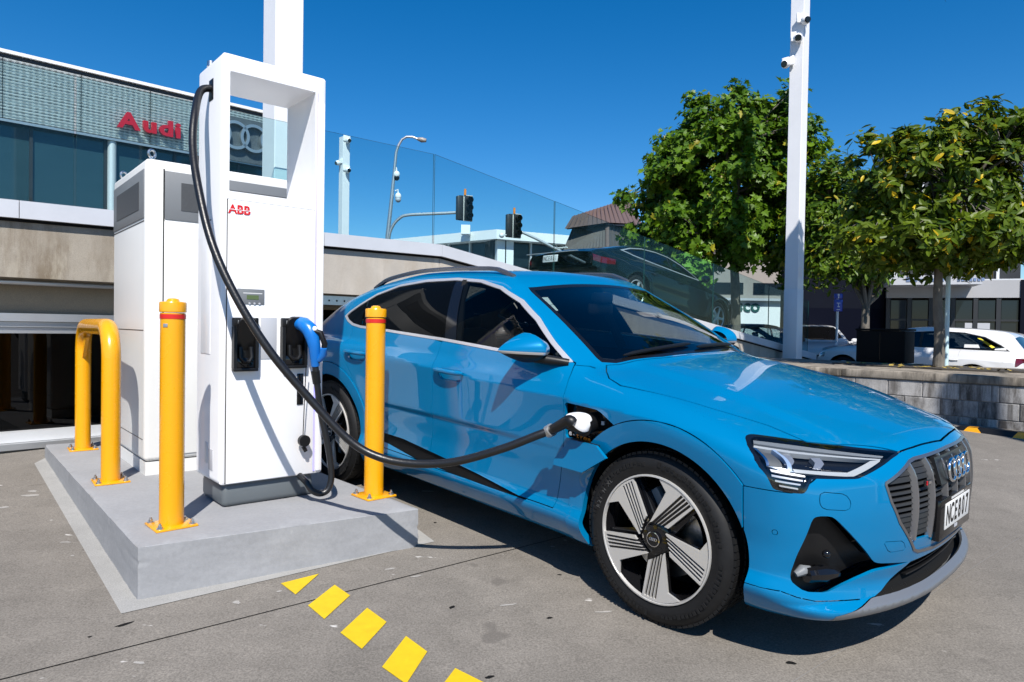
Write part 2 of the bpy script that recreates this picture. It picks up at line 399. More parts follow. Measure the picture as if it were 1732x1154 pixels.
me = bpy.data.meshes.new('charger_plinth'); bm.to_mesh(me); bm.free(); me.materials.append(MT['plat'])
for p in me.polygons: p.use_smooth = True
me.set_sharp_from_angle(angle=math.radians(30))
tag(link('charger_plinth', me), 'pale grey painted concrete plinth carrying the charger and yellow posts', 'plinth')

# ------------------------------------------------------------------ yellow bollards
def bolt_mb(mb, x, y, z, r=.011):
    mb.cyl((x, y, z), (x, y, z + .006), r * 1.6, n=12); mb.cyl((x, y, z + .006), (x, y, z + .018), r, n=6); mb.cyl((x, y, z + .018), (x, y, z + .028), r * .55, n=8)
def base_plate(parent, cx=0.0, cy=0.0, h=.1):
    MB().box(cx - h, cx + h, cy - h, cy + h, 0, .012, .004).build('base_plate', MT['yellow'], parent)
    for sx, sy in ((1, 1), (1, -1), (-1, 1), (-1, -1)):
        b = MB(); bolt_mb(b, cx + sx * h * .76, cy + sy * h * .76, .012); b.build('bolt', MT['steel'], parent)
def bollard(px, py, label):
    o = at_z(px, py, ZT); t = thing('bollard', label, 'bollard', frame(o, E1, EN, EZ), 'yellow bollards on the plinth')
    r, H = .0585, 1.16
    base_plate(t)
    MB().lathe([(r, .012), (r, H - .075)], 32).build('post', MT['yellow'], t)
    MB().lathe([(r + .0015, H - .105), (r + .0022, H - .105), (r + .0022, H - .082), (r + .0015, H - .082)], 32).build('red_band', MT['red_band'], t)
    MB().lathe([(r + .001, H - .072), (r + .005, H - .07), (r + .005, H - .026), (r + .002, H - .02), (r * .55, H - .016), (r * .42, H - .004), (r * .2, H), (0, H)], 32).build('cap', MT['yellow'], t)
    return t
b1 = bollard(290, 889, 'yellow bollard with a small maker plate at the near corner of the plinth')
b2 = bollard(632, 839, 'yellow bollard beside the blue car, crossed by the hanging charging cable')
MB().box(-.012, .012, -.0605, -.0575, 1.012, 1.03, .001, M=Matrix.Rotation(-.9, 4, 'Z')).build('maker_plate', MT['alu'], b1)

# hoop barrier
ua, ub = at_z(187, 815, ZT), at_z(140, 760, ZT)
ud = (ub - ua).to_2d().length; uv = Vector(((ub - ua).x, (ub - ua).y, 0)).normalized()
hoop = thing('hoop_barrier', 'yellow bent tube hoop barrier bolted to the plinth beside the white cabinet', 'barrier', frame(ua, uv, Vector((-uv.y, uv.x, 0)), EZ))
rr, Hh, cr = .056, 1.0, .20
pts = [(0, 0, .012), (0, 0, .4), (0, 0, Hh - cr)]
pts += [(cr - cr * math.cos(w), 0, Hh - cr + cr * math.sin(w)) for w in np.linspace(.12, PI / 2, 9)]
pts += [(ud - cr + cr * math.sin(w), 0, Hh - cr + cr * math.cos(w)) for w in np.linspace(0, PI / 2 - .12, 9)]
pts += [(ud, 0, Hh - cr), (ud, 0, .4), (ud, 0, .012)]
MB().tube(pts, rr, 24).build('bent_tube', MT['yellow'], hoop)
MB().prism([(ud - .05, Hh - .09), (ud - .05, Hh - .26), (ud - .26, Hh - .09)], -.012, .012, M=Matrix.Rotation(PI / 2, 4, 'X')).build('gusset', MT['yellow'], hoop)
MB().cyl((.03, -.056, Hh - .19), (.03, -.0575, Hh - .19), .006, n=10).build('drain_hole', MT['black_matt'], hoop)
for cx in (0, ud): base_plate(hoop, cx, 0, .1)

# ------------------------------------------------------------------ power cabinet
cF, cB = at_z(243, 806, ZT), at_z(190, 766, ZT)
CW = 1.17
n2 = Vector(((cB - cF).x, (cB - cF).y, 0)); CD = n2.length; n2.normalize(); c2 = Vector((n2.y, -n2.x, 0))
def height_at(px, py, b):
    v = ray(px, py); t = math.hypot(b.x, b.y) / math.hypot(v.x, v.y); return CAMH + v.z * t
CH = height_at(246, 266, cF) - ZT
cab = thing('power_cabinet', 'tall off-white charger power cabinet with dark grey vents behind the charging post', 'cabinet', frame(cF, c2, n2, EZ))
MB().box(.012, CW - .012, .012, CD - .012, 0, .09).build('base', MT['cabinet'], cab)
MB().box(0, CW, 0, CD, .095, CH, .03, seg=3).build('cabinet_body', MT['cabinet'], cab)
zv0, zv1 = CH - .40, CH - .07
MB().box(.115, CW - .10, -.008, .004, .13, zv0 - .012, .004).build('door', MT['cabinet'], cab)
MB().box(.108, .1165, -.002, .006, .12, CH - .06).build('door_seal', MT['black_matt'], cab)
f_ = MB().box(.118, CW - .10, -.006, .004, zv0, zv1, .004).build('vent_panel', MT['grey_panel'], cab)
MB().box(.22, CW - .20, -.009, -.005, zv0 + .07, zv1 - .07).build('vent_grille', MT['dark_vent'], f_)
f_ = MB().box(-.006, .004, .03, CD - .03, zv0, zv1, .004).build('vent_panel', MT['grey_panel'], cab)
MB().box(-.009, -.005, .16, CD - .16, zv0 + .07, zv1 - .07).build('vent_grille', MT['dark_vent'], f_)
for z0, z1 in ((zv0 - .022, zv0 - .014), (.98, .985), (.24, .244)):
    MB().box(-.0015, .004, .035, CD - .03, z0, z1).build('panel_gap', MT['black'], cab)
for x, y in ((.05, .06), (.05, CD - .1), (CW - .06, .06)):
    b = MB(); M = Matrix.Translation((x, y, CH + .042)) @ Matrix.Rotation(.5, 4, 'Z') @ Matrix.Rotation(PI / 2, 4, 'X')
    b.lathe([(.026 + .009 * math.cos(w), .009 * math.sin(w)) for w in np.linspace(0, 2 * PI, 11)[:-1]], 24, M, closed=True)
    b.cyl((x, y, CH - .005), (x, y, CH + .014), .017, n=14); b.build('eye_bolt', MT['steel'], cab)

# ------------------------------------------------------------------ charging post
sL = at_z(373, 823, ZT + .13); sR = at_z(531, 803, ZT + .13)
pL = at_z(360, 866, ZT); pR = at_z(527.7, 842, ZT)
cx_ = Vector(((pR - pL).x, (pR - pL).y, 0)).normalized(); cx_ = (cx_ + E1 * 1.2).normalized(); cn_ = Vector((-cx_.y, cx_.x, 0))
CH0 = Vector((sL.x, sL.y, ZT)) - cx_ * .012
PW, PD, PH = .66, .42, 2.46
def h_at(px, py):                                          # height above the plinth on the post's front plane
    v = ray(px, py); t = (CH0 - CP).dot(cn_) / v.dot(cn_); P = CP + v * t; return (P - CH0).dot(cx_), P.z - ZT
print('post pts', [tuple(round(q, 3) for q in h_at(*p)) for p in ((375, 85), (553, 128), (548, 800), (530, 803), (383, 118), (540, 150), (381, 325), (535, 352), (380, 815), (385, 350), (420, 362), (401, 487), (446, 515), (391, 538), (431, 625), (473, 538), (515, 622), (440, 537), (466, 608), (502, 635), (518, 745), (541, 400))])
post = thing('charging_post', 'tall white charging post with an open window frame at its top and two cables', 'charger', frame(CH0, cx_, cn_, EZ))
PH = h_at(375, 85)[1]
PW = h_at(553, 128)[0]
hz0, hz1 = h_at(383, 322)[1], h_at(383, 118)[1]
hx0, hx1 = .045, PW - .07
E_ = .05
MB().box(.03, PW - .05, .02, PD - .02, 0, .135, .03, seg=3).build('base', MT['plinth_grey'], post)
def round_rect(x0, x1, y0, y1, r, n=5):
    out = []
    for cx, cy, a in ((x1 - r, y0 + r, -PI / 2), (x1 - r, y1 - r, 0), (x0 + r, y1 - r, PI / 2), (x0 + r, y0 + r, PI)):
        out += [(cx + r * math.cos(a + PI / 2 * k / n), cy + r * math.sin(a + PI / 2 * k / n)) for k in range(n + 1)]
    return out
# shell: an upright tube with a window right through it (front outline extruded backwards, front edges rounded)
def shell():
    bm = bmesh.new()
    def ring(pts, y): return [bm.verts.new((x, y, z)) for x, z in pts]
    n = 6
    outer = round_rect(0, PW, .13, PH, .035, n); inner = round_rect(hx0, hx1, hz0, hz1, .006, n)
    def inset(pts, d):                                      # shrink outline towards the centre by d
        return [(min(max(x, d), PW - d) if True else x, min(max(z, .13 + d), PH - d)) for x, z in pts]
    rings_o = [ring(inset(outer, .02), 0.0), ring(inset(outer, .006), .006), ring(outer, .02), ring(outer, PD - .02), ring(inset(outer, .02), PD)]
    rings_i = [ring(inner, 0.0), ring(inner, PD)]
    m = len(outer)
    for A, B in zip(rings_o[:-1], rings_o[1:]):
        for i in range(m): bm.faces.new((A[i], A[(i + 1) % m], B[(i + 1) % m], B[i]))
    for i in range(m): bm.faces.new((rings_i[0][(i + 1) % m], rings_i[0][i], rings_i[1][i], rings_i[1][(i + 1) % m]))
    for i in range(m):
        bm.faces.new((rings_o[0][(i + 1) % m], rings_o[0][i], rings_i[0][i], rings_i[0][(i + 1) % m]))
        bm.faces.new((rings_o[-1][i], rings_o[-1][(i + 1) % m], rings_i[1][(i + 1) % m], rings_i[1][i]))
    bmesh.ops.recalc_face_normals(bm, faces=bm.faces[:])
    me = bpy.data.meshes.new('shell'); bm.to_mesh(me); bm.free(); me.materials.append(MT['white_metal'])
    for p in me.polygons: p.use_smooth = True
    me.set_sharp_from_angle(angle=math.radians(38)); return link('shell', me, post)
shell()
fx0, fx1 = hx0 - .012, hx1 + .004
fz1 = h_at(385, 337)[1]
MB().box(fx0 + .004, fx1, -.010, .004, .14, fz1, .003).build('front_panel', MT['white_gloss'], post)
MB().box(fx0, fx0 + .004, -.004, .003, .14, fz1).build('panel_gap', MT['black'], post)
MB().box(fx0, fx1, -.002, .003, fz1, fz1 + .003).build('panel_gap', MT['black'], post)
MB().box(hx1 + .008, hx1 + .016, -.004, .004, .15, hz1, .002).build('light_strip', MT['led'], post)
MB().box(PW - .05, PW - .012, -.012, .01, .15, PH - .16, .006).build('edge_fin', MT['white_metal'], post)
def post_rect(name, a, b, y0, y1, m, bev=.003):
    (xa, za), (xb, zb) = h_at(*a), h_at(*b)
    return MB().box(min(xa, xb), max(xa, xb), y0, y1, min(za, zb), max(za, zb), bev).build(name, m, post)
d = post_rect('display', (400, 488), (446, 516), -.014, -.008, MT['grey_panel'])
(xa, za), (xb, zb) = h_at(416, 498), h_at(436, 505)
MB().box(xa, xb, -.0155, -.0135, zb - .008, za - .004).build('lcd', MT['lcd'], d)
MB().box(xa - .02, xb + .02, -.0148, -.0137, za + .004, za + .009).build('caption', MT['white_print'], d)
for k in range(3): MB().cyl((xa + .015 + .028 * k, -.0137, zb - .03), (xa + .015 + .028 * k, -.017, zb - .03), .006, n=10).build('button', MT['panel_grey'], d)
post_rect('grey_label', (440, 537), (466, 607), -.0135, -.0085, MT['panel_grey'], .001)
post_rect('card_reader', (501, 632), (511, 684), -.016, -.008, MT['black_gloss'])
lx, lz = h_at(404, 356)
RX = Matrix.Rotation(PI / 2, 4, 'X')
lg = text_obj('maker_logo', 'ABB', .068, .002, MT['red_print'], post, Matrix.Translation((lx, -.0115, lz)) @ RX, bold=.0018, squeeze=.98)
for k in (-.052, 0.0): pass
for dz, ww in ((.0, .085),):
    MB().box(lx - .062, lx + .062, -.0138, -.0130, lz - .0016, lz + .0016).build('logo_split', MT['white_gloss'], lg, M=(Matrix.Translation((lx, -.0115, lz)) @ RX).inverted())
# side service hatch, slot, rating plate
MB().box(-.003, .003, .16, .33, .86, 1.62, .002).build('side_hatch', MT['white_metal'], post)
MB().box(-.0045, .002, .16, .30, 1.6205, 1.628).build('hatch_lip', MT['grey_panel'], post)
MB().box(-.002, .002, .10, .17, .20, .32, .0005).build('rating_plate', MT['panel_grey'], post)
MB().box(-.002, .002, .19, .24, .23, .35, .0005).build('rating_plate', MT['white_print'], post)
slz = height_at(347, 150, CH0 + cn_ * .2) - ZT
MB().box(-.003, .004, .14, .215, slz - .07, slz + .05, .003).build('cable_slot', MT['black'], post)
MB().cyl((.05, .35, PH - .005), (.05, .35, PH + .018), .016, n=14).build('lifting_eye', MT['steel'], post)
MB().cyl((.05, .35, PH + .018), (.05, .35, PH + .05), .024, .022, n=16).build('lifting_eye', MT['steel'], post)

# holsters
def holster(a, b, empty=True):
    (xa, za), (xb, zb) = h_at(*a), h_at(*b); w, h = xb - xa, za - zb
    h_ = MB()
    t = .018
    h_.box(xa, xb, -.05, -.008, zb, zb + t, .004); h_.box(xa, xb, -.05, -.008, za - .05, za, .006)
    h_.box(xa, xa + t, -.05, -.008, zb + t, za - .05); h_.box(xb - t, xb, -.05, -.008, zb + t, za - .05)
    h_.box(xa + t, xb - t, -.012, -.009, zb + t, za - .05)
    ho = h_.build('holster', MT['black'], post)
    MB().box(xa + .02, xb - .02, -.0515, -.0495, za - .035, za - .015, .001).build('holster_label', MT['grey_panel'], ho)
    MB().box(xa + t, xb - t, -.04, -.011, zb + t, zb + .075, .006).build('holster_foot', MT['black_gloss'], ho)
    M = Matrix.Translation(((xa + xb) / 2, -.034, zb + .19)) @ Matrix.Rotation(.42, 4, 'X')
    q = MB(); q.prism(round_rect(-w * .36, w * .36, -.12, .12, .03), -.010, .010, M=M @ RX)
    q.tube([(-.028, -.02, -.05), (-.03, -.05, -.10), (-.012, -.062, -.12), (.018, -.062, -.12), (.032, -.05, -.10), (.03, -.02, -.05)], .014, 10, M=M)
    q.build('holster_cradle', MT['black'], ho)
    return (xa + xb) / 2, za, zb
holster((391, 537), (432, 627)); hc = holster((473, 538), (514, 622))

# parked blue connector in the right holster with its own cable (rests in the holster)
hx_, ht, hb = hc
kz = (hb - .05) / .905
con = thing('charging_connector', 'blue handled connector resting in the right holster of the post with a drooping black cable', 'connector', frame(CH0 + cx_ * hx_ + EZ * hb, cx_, cn_, EZ))
cq = MB(); H_ = ht - hb
zz = [(.000, -.05, .91), (.016, -.10, .88), (.034, -.14, .78), (.046, -.158, .62), (.056, -.162, .42), (.062, -.155, .22), (.068, -.148, .06)]
body = [(.012 + x, y, H_ * z) for x, y, z in zz]
cq.tube(body, [.036, .043, .045, .041, .034, .028, .024], 16)
cq.build('handle', MT['blue_plastic'], con)
gq = MB(); gq.tube([(.045, -.165, H_ * .78), (.085, -.20, H_ * .72), (.110, -.205, H_ * .5), (.108, -.19, H_ * .3), (.088, -.16, H_ * .14)], [.013, .016, .017, .016, .014], 12); gq.build('grip', MT['black'], con)
gq = MB(); gq.tube([(.100, -.21, H_ * .42), (.104, -.20, H_ * .3), (.092, -.17, H_ * .18)], [.02, .022, .019], 12); gq.build('grip_foot', MT['blue_plastic'], con)
gq = MB(); gq.sphere((.06, -.178, H_ * .79), .017, 12, 8); gq.build('latch', MT['white_gloss'], con)
ct = MB()
ctp = [Vector(body[-1]), Vector((.085, -.15, -.03)), Vector((.095, -.15, -.12)), Vector((.115, -.15, -.32)), Vector((.148, -.165, -.52)), Vector((.170, -.175, -.70)), Vector((.172, -.18, -.81)), Vector((.15, -.18, -.885)), Vector((.105, -.17, -.905)), Vector((.06, -.16, -.875)), Vector((.04, -.13, -.82)), Vector((.035, -.05, -.79))]
def smooth_path(pts, k=8):
    pts = [Vector(p) for p in pts]; out = []
    for i in range(len(pts) - 1):
        p0, p1, p2, p3 = pts[max(i - 1, 0)], pts[i], pts[i + 1], pts[min(i + 2, len(pts) - 1)]
        for j in range(k):
            t = j / k; out.append(.5 * ((2 * p1) + (p2 - p0) * t + (2 * p0 - 5 * p1 + 4 * p2 - p3) * t * t + (3 * p1 - p0 - 3 * p2 + p3) * t ** 3))
    return out + [pts[-1]]
ctp = [Vector((p.x, p.y, p.z * kz if p.z < -.2 else p.z)) for p in ctp]
ct.tube(smooth_path(ctp), .0185, 14); ct.build('cable', MT['rubber'], con)
MB().tube([(.078, -.152, -.012), (.090, -.15, -.085)], [.026, .023], 16).build('strain_relief', MT['black'], con)
# dust cap hanging on a cord
MB().tube(smooth_path([(.05, -.09, .02), (.052, -.07, -.15), (.055, -.045, -.40)]), .003, 6).build('cord', MT['black'], con)
dc = MB(); dc.cyl((.055, -.045, -.43), (.055, -.075, -.43), .034, n=18); dc.cyl((.055, -.05, -.465), (.07, -.055, -.495), .012, n=10); dc.cyl((.055, -.045, -.40), (.055, -.05, -.43), .010, n=8); dc.build('dust_cap', MT['black'], con)

# ------------------------------------------------------------------ ramp parapet
S0, SK, SE = -9.0, 4.62, 16.25                              # start, kink where the ramp begins, low end
ZC, ZCE = 2.535, 0.985                                      # coping top
def ctop(s): return 2.475 + .0125 * s if s <= SK else ZC + (ZCE - ZC) * (s - SK) / (16.0 - SK)
wall = thing('ramp_parapet', 'weathered concrete parapet with a pale metal coping, level then falling along the car ramp', 'wall', SITE)
def wall_piece(name, s0, s1, d0, d1, zb0, zt0, zb1, zt1, m, bev=0):
    b = MB(); v = [(s0, d0, zb0), (s1, d0, zb1), (s0, d1, zb0), (s1, d1, zb1), (s0, d0, zt0), (s1, d0, zt1), (s0, d1, zt0), (s1, d1, zt1)]
    b.add(v, [(0, 2, 3, 1), (4, 5, 7, 6), (0, 1, 5, 4), (2, 6, 7, 3), (0, 4, 6, 2), (1, 3, 7, 5)]); return b.build(name, m, wall, sharp=None)
# upper concrete band in cast lengths
cuts = [S0, -5.2, -1.6, 2.62, SK]
for a, b in zip(cuts[:-1], cuts[1:]):
    wall_piece('concrete_panel', a + .006, b - .006, 0, .26, 1.826, ctop(a) - .172, 1.826, ctop(b) - .172, MT['wall_conc'] if a < 2 else MT['wall_conc2'])
cuts = [SK, 7.6, 10.6, 13.4, SE]
for a, b in zip(cuts[:-1], cuts[1:]):
    wall_piece('concrete_panel', a + .004, b - .004, 0, .26, gz(*site(a, 0, 0).to_2d()) - .1, ctop(a) - .172, gz(*site(b, 0, 0).to_2d()) - .1, ctop(b) - .172, MT['wall_conc2'])
cuts = [S0, -3.4, .12, 2.95, SK]
for a, b in zip(cuts[:-1], cuts[1:]):
    wall_piece('coping', a + .003, b - .003, -.06, .34, ctop(a) - .15, ctop(a), ctop(b) - .15, ctop(b), MT['coping'])
    wall_piece('coping_gap_shadow', a, b, -.012, .30, ctop(a) - .176, ctop(a) - .15, ctop(b) - .176, ctop(b) - .15, MT['black_matt'])  # black strip stands in for the shadowed gap beneath the coping
cuts = [SK, 8.5, 12.4, SE]
for a, b in zip(cuts[:-1], cuts[1:]):
    wall_piece('coping', a + .003, b - .003, -.06, .34, ctop(a) - .15, ctop(a), ctop(b) - .15, ctop(b), MT['coping'])
    wall_piece('coping_gap_shadow', a, b, -.012, .30, ctop(a) - .176, ctop(a) - .15, ctop(b) - .176, ctop(b) - .15, MT['black_matt'])
# garage storey under the level part
GW = 2.3
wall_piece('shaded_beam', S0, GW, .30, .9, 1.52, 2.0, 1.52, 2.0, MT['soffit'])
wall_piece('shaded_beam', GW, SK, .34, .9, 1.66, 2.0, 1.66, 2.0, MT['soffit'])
MB().cyl((S0, .12, 1.79), (GW, .12, 1.79), .022, n=10).build('conduit', MT['alu'], wall)
for z0, z1, dd in ((1.45, 1.52, .10), (1.40, 1.447, .13), (1.345, 1.397, .15)):
    wall_piece('window_head', S0, GW, dd, .30, z0, z1, z0, z1, MT['alu'])
wall_piece('window_sill', S0, GW, .05, .28, .40, .487, .40, .487, MT['alu_light'])
wall_piece('window_sill', S0, GW, -.02, .28, .345, .397, .345, .397, MT['alu'])
wall_piece('footing', S0, GW, .02, .3, .1, .343, .1, .343, MT['mortar'])
for a, b in ((S0, -4.0), (-3.96, -.9), (-.86, GW)):
    wall_piece('garage_window', a, b, .17, .18, .487, 1.345, .487, 1.345, MT['garage_glass'])
for s in (-3.98, -.88): wall_piece('mullion', s - .02, s + .02, .15, .19, .487, 1.345, .487, 1.345, MT['dark_frame'])
ang = MB().box(GW + .1, SK - .02, .10, .106, 1.70, 1.80).box(GW + .1, SK - .02, .10, .19, 1.80, 1.806).build('perforated_angle', MT['steel'], wall)
hb_ = MB()
for k in range(22): hb_.cyl((GW + .2 + .1 * k, .0995, 1.75), (GW + .2 + .1 * k, .0985, 1.75), .012, n=8)
hb_.build('slot_holes', MT['black_matt'], ang, kind='stuff')
# dark garage inside
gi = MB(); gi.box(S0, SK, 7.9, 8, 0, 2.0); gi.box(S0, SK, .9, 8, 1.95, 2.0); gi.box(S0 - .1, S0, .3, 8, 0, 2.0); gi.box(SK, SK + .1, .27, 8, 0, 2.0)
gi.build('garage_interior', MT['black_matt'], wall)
MB().box(GW - .1, GW, .19, .9, .2, 1.826).build('pier', MT['wall_conc'], wall)
# deck and ramp surfaces
deck = MB(); deck.box(-30, SK, .345, 40, 2.2, 2.40); deck.add([(SK, .345, 2.40), (16.3, .345, .95), (16.3, 6.2, .95), (SK, 6.2, 2.40), (SK, .345, 1.9), (16.3, .345, .4), (16.3, 6.2, .4), (SK, 6.2, 1.9)], [(0, 1, 2, 3), (7, 6, 5, 4), (0, 4, 5, 1), (3, 2, 6, 7), (1, 5, 6, 2)])
dk = deck.build('deck', MT['ground'], None, SITE.copy(), sharp=None); dk['kind'] = 'structure'

# glass balustrade: each pane a part, plus its polished edge
rail = thing('glass_balustrade', 'frameless blue-tinted glass balustrade standing on the parapet coping', 'balustrade', SITE)
seams = [-7.6, -5.56, -3.52, -1.48, .56, 2.60, 4.615, 6.94, 9.30, 11.66, 14.07, 16.18]
def gtop_(s):
    return ctop(s) + (1.205 if s < SK else 1.205 + .10 * (s - SK) / 11.6)
for a, b in zip(seams[:-1], seams[1:]):
    a_, b_ = a + .010, b - .010
    p = MB(); d0, d1 = .13, .142
    v = [(a_, d0, ctop(a) - .01), (b_, d0, ctop(b) - .01), (b_, d0, gtop_(b)), (a_, d0, gtop_(a)), (a_, d1, ctop(a) - .01), (b_, d1, ctop(b) - .01), (b_, d1, gtop_(b)), (a_, d1, gtop_(a))]
    pane = p.add(v, [(0, 1, 2, 3), (7, 6, 5, 4)]).build('pane', MT['rail_glass'], rail, sharp=None)
    p = MB().add(v, [(0, 4, 5, 1), (1, 5, 6, 2), (2, 6, 7, 3), (3, 7, 4, 0)]).build('pane_edge', MT['glass_edge'], pane, sharp=None)
MB().box(S0, SK, .10, .128, 2.44, 2.50).build('channel', MT['dark_frame'], rail)

# ------------------------------------------------------------------ light columns with cameras
def cam_ball(b_white, b_black, c, dirv, s=1.0):
    pass
def dome_cam(parent, M, s=1.0):
    w = MB(); w.box(-.16 * s, .16 * s, -.02, .02, -.02, .22 * s, .01); w.sphere((0, -.14 * s, 0), .12 * s, 16, 10); w.build('camera_housing', MT['white_gloss'], parent, M)
    k = MB(); k.cyl((0, -.23 * s, -.03 * s), (.0, -.262 * s, -.035 * s), .085 * s, .07 * s, n=20); k.build('camera_lens', MT['black_gloss'], parent, M)
def light_column(base, w, top, label, zt0=0.0):
    t = thing('light_column', label, 'light column', frame(base, E1, EN, EZ), 'white square light columns')
    MB().box(-w / 2, w / 2, -w / 2, w / 2, zt0, top, .008, seg=1).build('shaft', MT['pole_white'], t)
    return t
# column behind the charger
pc = site(2.75, .62, 2.3)
c1 = light_column(Vector((pc.x, pc.y, 2.3)), .34, 9, 'thick white light column rising directly behind the charging post')
# column by the ramp foot
rp = on_plane(1341, 560, -.32)[0]
c2_ = light_column(Vector((rp.x, rp.y, gz(rp.x, rp.y))), .30, 9.5, 'slim white light column with small cameras at the foot of the ramp')
hb2 = gz(rp.x, rp.y)
zs = lambda px, py: height_at(px, py, rp) - hb2
MB().box(-.156, .156, -.156, .156, 0, zs(1338, 490), .012).build('base_cover', MT['pole_white'], c2_)
MB().box(-.10, .06, -.1535, -.149, zs(1340, 470), zs(1340, 430), .001).build('access_door', MT['pole_white'], c2_)
for px, py, ax in ((1341, 46, 'f'), (1336, 74, 'l'), (1321, 115, 's')):
    z = zs(px, py)
    if ax == 'f': M = Matrix.Translation((-.155, -.12, z)) @ Matrix.Rotation(-PI / 2 + 1.0, 4, 'Z')
    elif ax == 'l': M = Matrix.Translation((-.155, -.02, z)) @ Matrix.Rotation(-PI / 2 + .5, 4, 'Z')
    else: M = Matrix.Translation((-.20, .16, z)) @ Matrix.Rotation(-PI / 2, 4, 'Z')
    dome_cam(c2_, M, .85)
light_column(Vector((6.45, .5, gz(6.45, .5))), .30, 10.0, 'light column beyond the right edge whose blurred shadow falls on the block wall')
p3 = at_y(581, 400, 32.0); p3.z = 2.4
c3 = light_column(p3, .36, height_at(585, 233, p3) - 2.4, 'distant white light column with two cameras seen through the glass balustrade')
for pz in (240, 290): dome_cam(c3, Matrix.Translation((.0, -.2, height_at(585, pz, p3) - 2.4)), 1.1)
dome_cam(c3, Matrix.Translation((-.2, 0, height_at(585, 278, p3) - 2.4)) @ Matrix.Rotation(-PI / 2, 4, 'Z'), 1.0)

# ================================================================== DEALERSHIP BUILDING (beyond the deck)
BD = 10.0
zr = on_plane(160, 123, BD)[2]; zm = on_plane(160, 229, BD)[2]
def onb(px, py, d=BD):
    _, s, z = on_plane(px, py, d); return s, z
bld = thing('dealership_building', 'long showroom with a silver corrugated metal fascia over dark glazing', 'building', SITE)
BX0, BX1 = -10.5, 7.1
ML = mat('corrugated_perforated_metal', (.50, .55, .55), .45, metal=.2)
_n, _l = ML.node_tree.nodes, ML.node_tree.links; _b = _n['Principled BSDF']
_tc = _n.new('ShaderNodeTexCoord'); _mp = _n.new('ShaderNodeMapping'); _mp.inputs['Scale'].default_value = (9, 1, 13)
_vo = _n.new('ShaderNodeTexVoronoi'); _vo.inputs['Scale'].default_value = 1.0; _vo.inputs['Randomness'].default_value = .15
_l.new(_tc.outputs['Object'], _mp.inputs[0]); _l.new(_mp.outputs[0], _vo.inputs['Vector'])
_mr = _n.new('ShaderNodeMapRange'); _mr.inputs[1].default_value = .25; _mr.inputs[2].default_value = .42; _mr.inputs[3].default_value = .62; _mr.inputs[4].default_value = 1.0
_l.new(_vo.outputs['Distance'], _mr.inputs[0])
_mx = _n.new('ShaderNodeMix'); _mx.data_type = 'RGBA'; _mx.blend_type = 'MULTIPLY'; _mx.inputs[0].default_value = 1; _mx.inputs[6].default_value = (.66, .70, .70, 1)
_l.new(_mr.outputs[0], _mx.inputs[7]); _l.new(_mx.outputs[2], _b.inputs['Base Color'])
# corrugated panel mesh, shared
nr = 20; hgt = zr - .12 - zm; pv = []; pf = []; PWD = 1.36
for k in range(nr):
    z0 = zm + hgt * k / nr; dz = hgt / nr
    for zz_, yy_ in ((0, .0), (.30, -.045), (.55, -.05), (.80, -.01), (1, .0)):
        for x in (0, PWD - .012): pv.append((x, yy_, z0 + dz * zz_))
m_ = len(pv) // 2
for i in range(m_ - 1):
    if (i % 5) != 4: pf.append((2 * i, 2 * i + 1, 2 * i + 3, 2 * i + 2))
pme = bpy.data.meshes.new('facade_panel'); pme.from_pydata(pv, [], pf); pme.materials.append(ML)
s_ = on_plane(137, 180, BD)[1] - PWD * 8
while s_ < BX1 - .1:
    if s_ > BX0: link('facade_panel', pme, bld, Matrix.Translation((s_, BD - .01, 0)))
    s_ += PWD
MB().box(BX0, BX1, BD, BD + 9, zm - .05, zr - .02).build('fascia_core', MT['dark_frame'], bld)
MB().box(BX0, BX1 + .02, BD - .10, BD + 9, zr - .045, zr + .02).build('roof_cap', MT['white_metal'], bld)
MB().box(BX0, BX1, BD - .04, BD + .0, zr - .12, zr - .045).build('cap_shadow_gap', MT['dark_frame'], bld)
MB().box(BX0, BX1, BD - .045, BD - .02, zm - .05, zm).build('fascia_trim', MT['alu'], bld)
MB().box(BX0, BX1, BD + .6, BD + 9, 2.4, zm - .05).build('showroom_interior', MT['dark_frame'], bld)
mull = []
for px in (52, 178, 255, 295):
    mull.append(onb(px, 290, BD + .14)[0])
mull = [BX0, mull[0] - 3.0, mull[0] - 1.5] + mull + [mull[-1] + 1.5, mull[-1] + 2.6, BX1]
for a, b in zip(mull[:-1], mull[1:]):
    MB().box(a + .03, b - .03, BD + .15, BD + .16, 2.4, zm - .05).build('showroom_window', MT['showroom_glass'], bld)
    MB().box(a - .03, a + .03, BD + .10, BD + .18, 2.4, zm - .05).build('mullion', MT['dark_frame'], bld)
for px in (172, 355):
    s = onb(px, 290, BD + 1)[0]
    MB().cyl((s, BD + .08, 2.4), (s, BD + .08, zm - .05), .09, n=16).build('round_column', MT['alu_light'], bld)
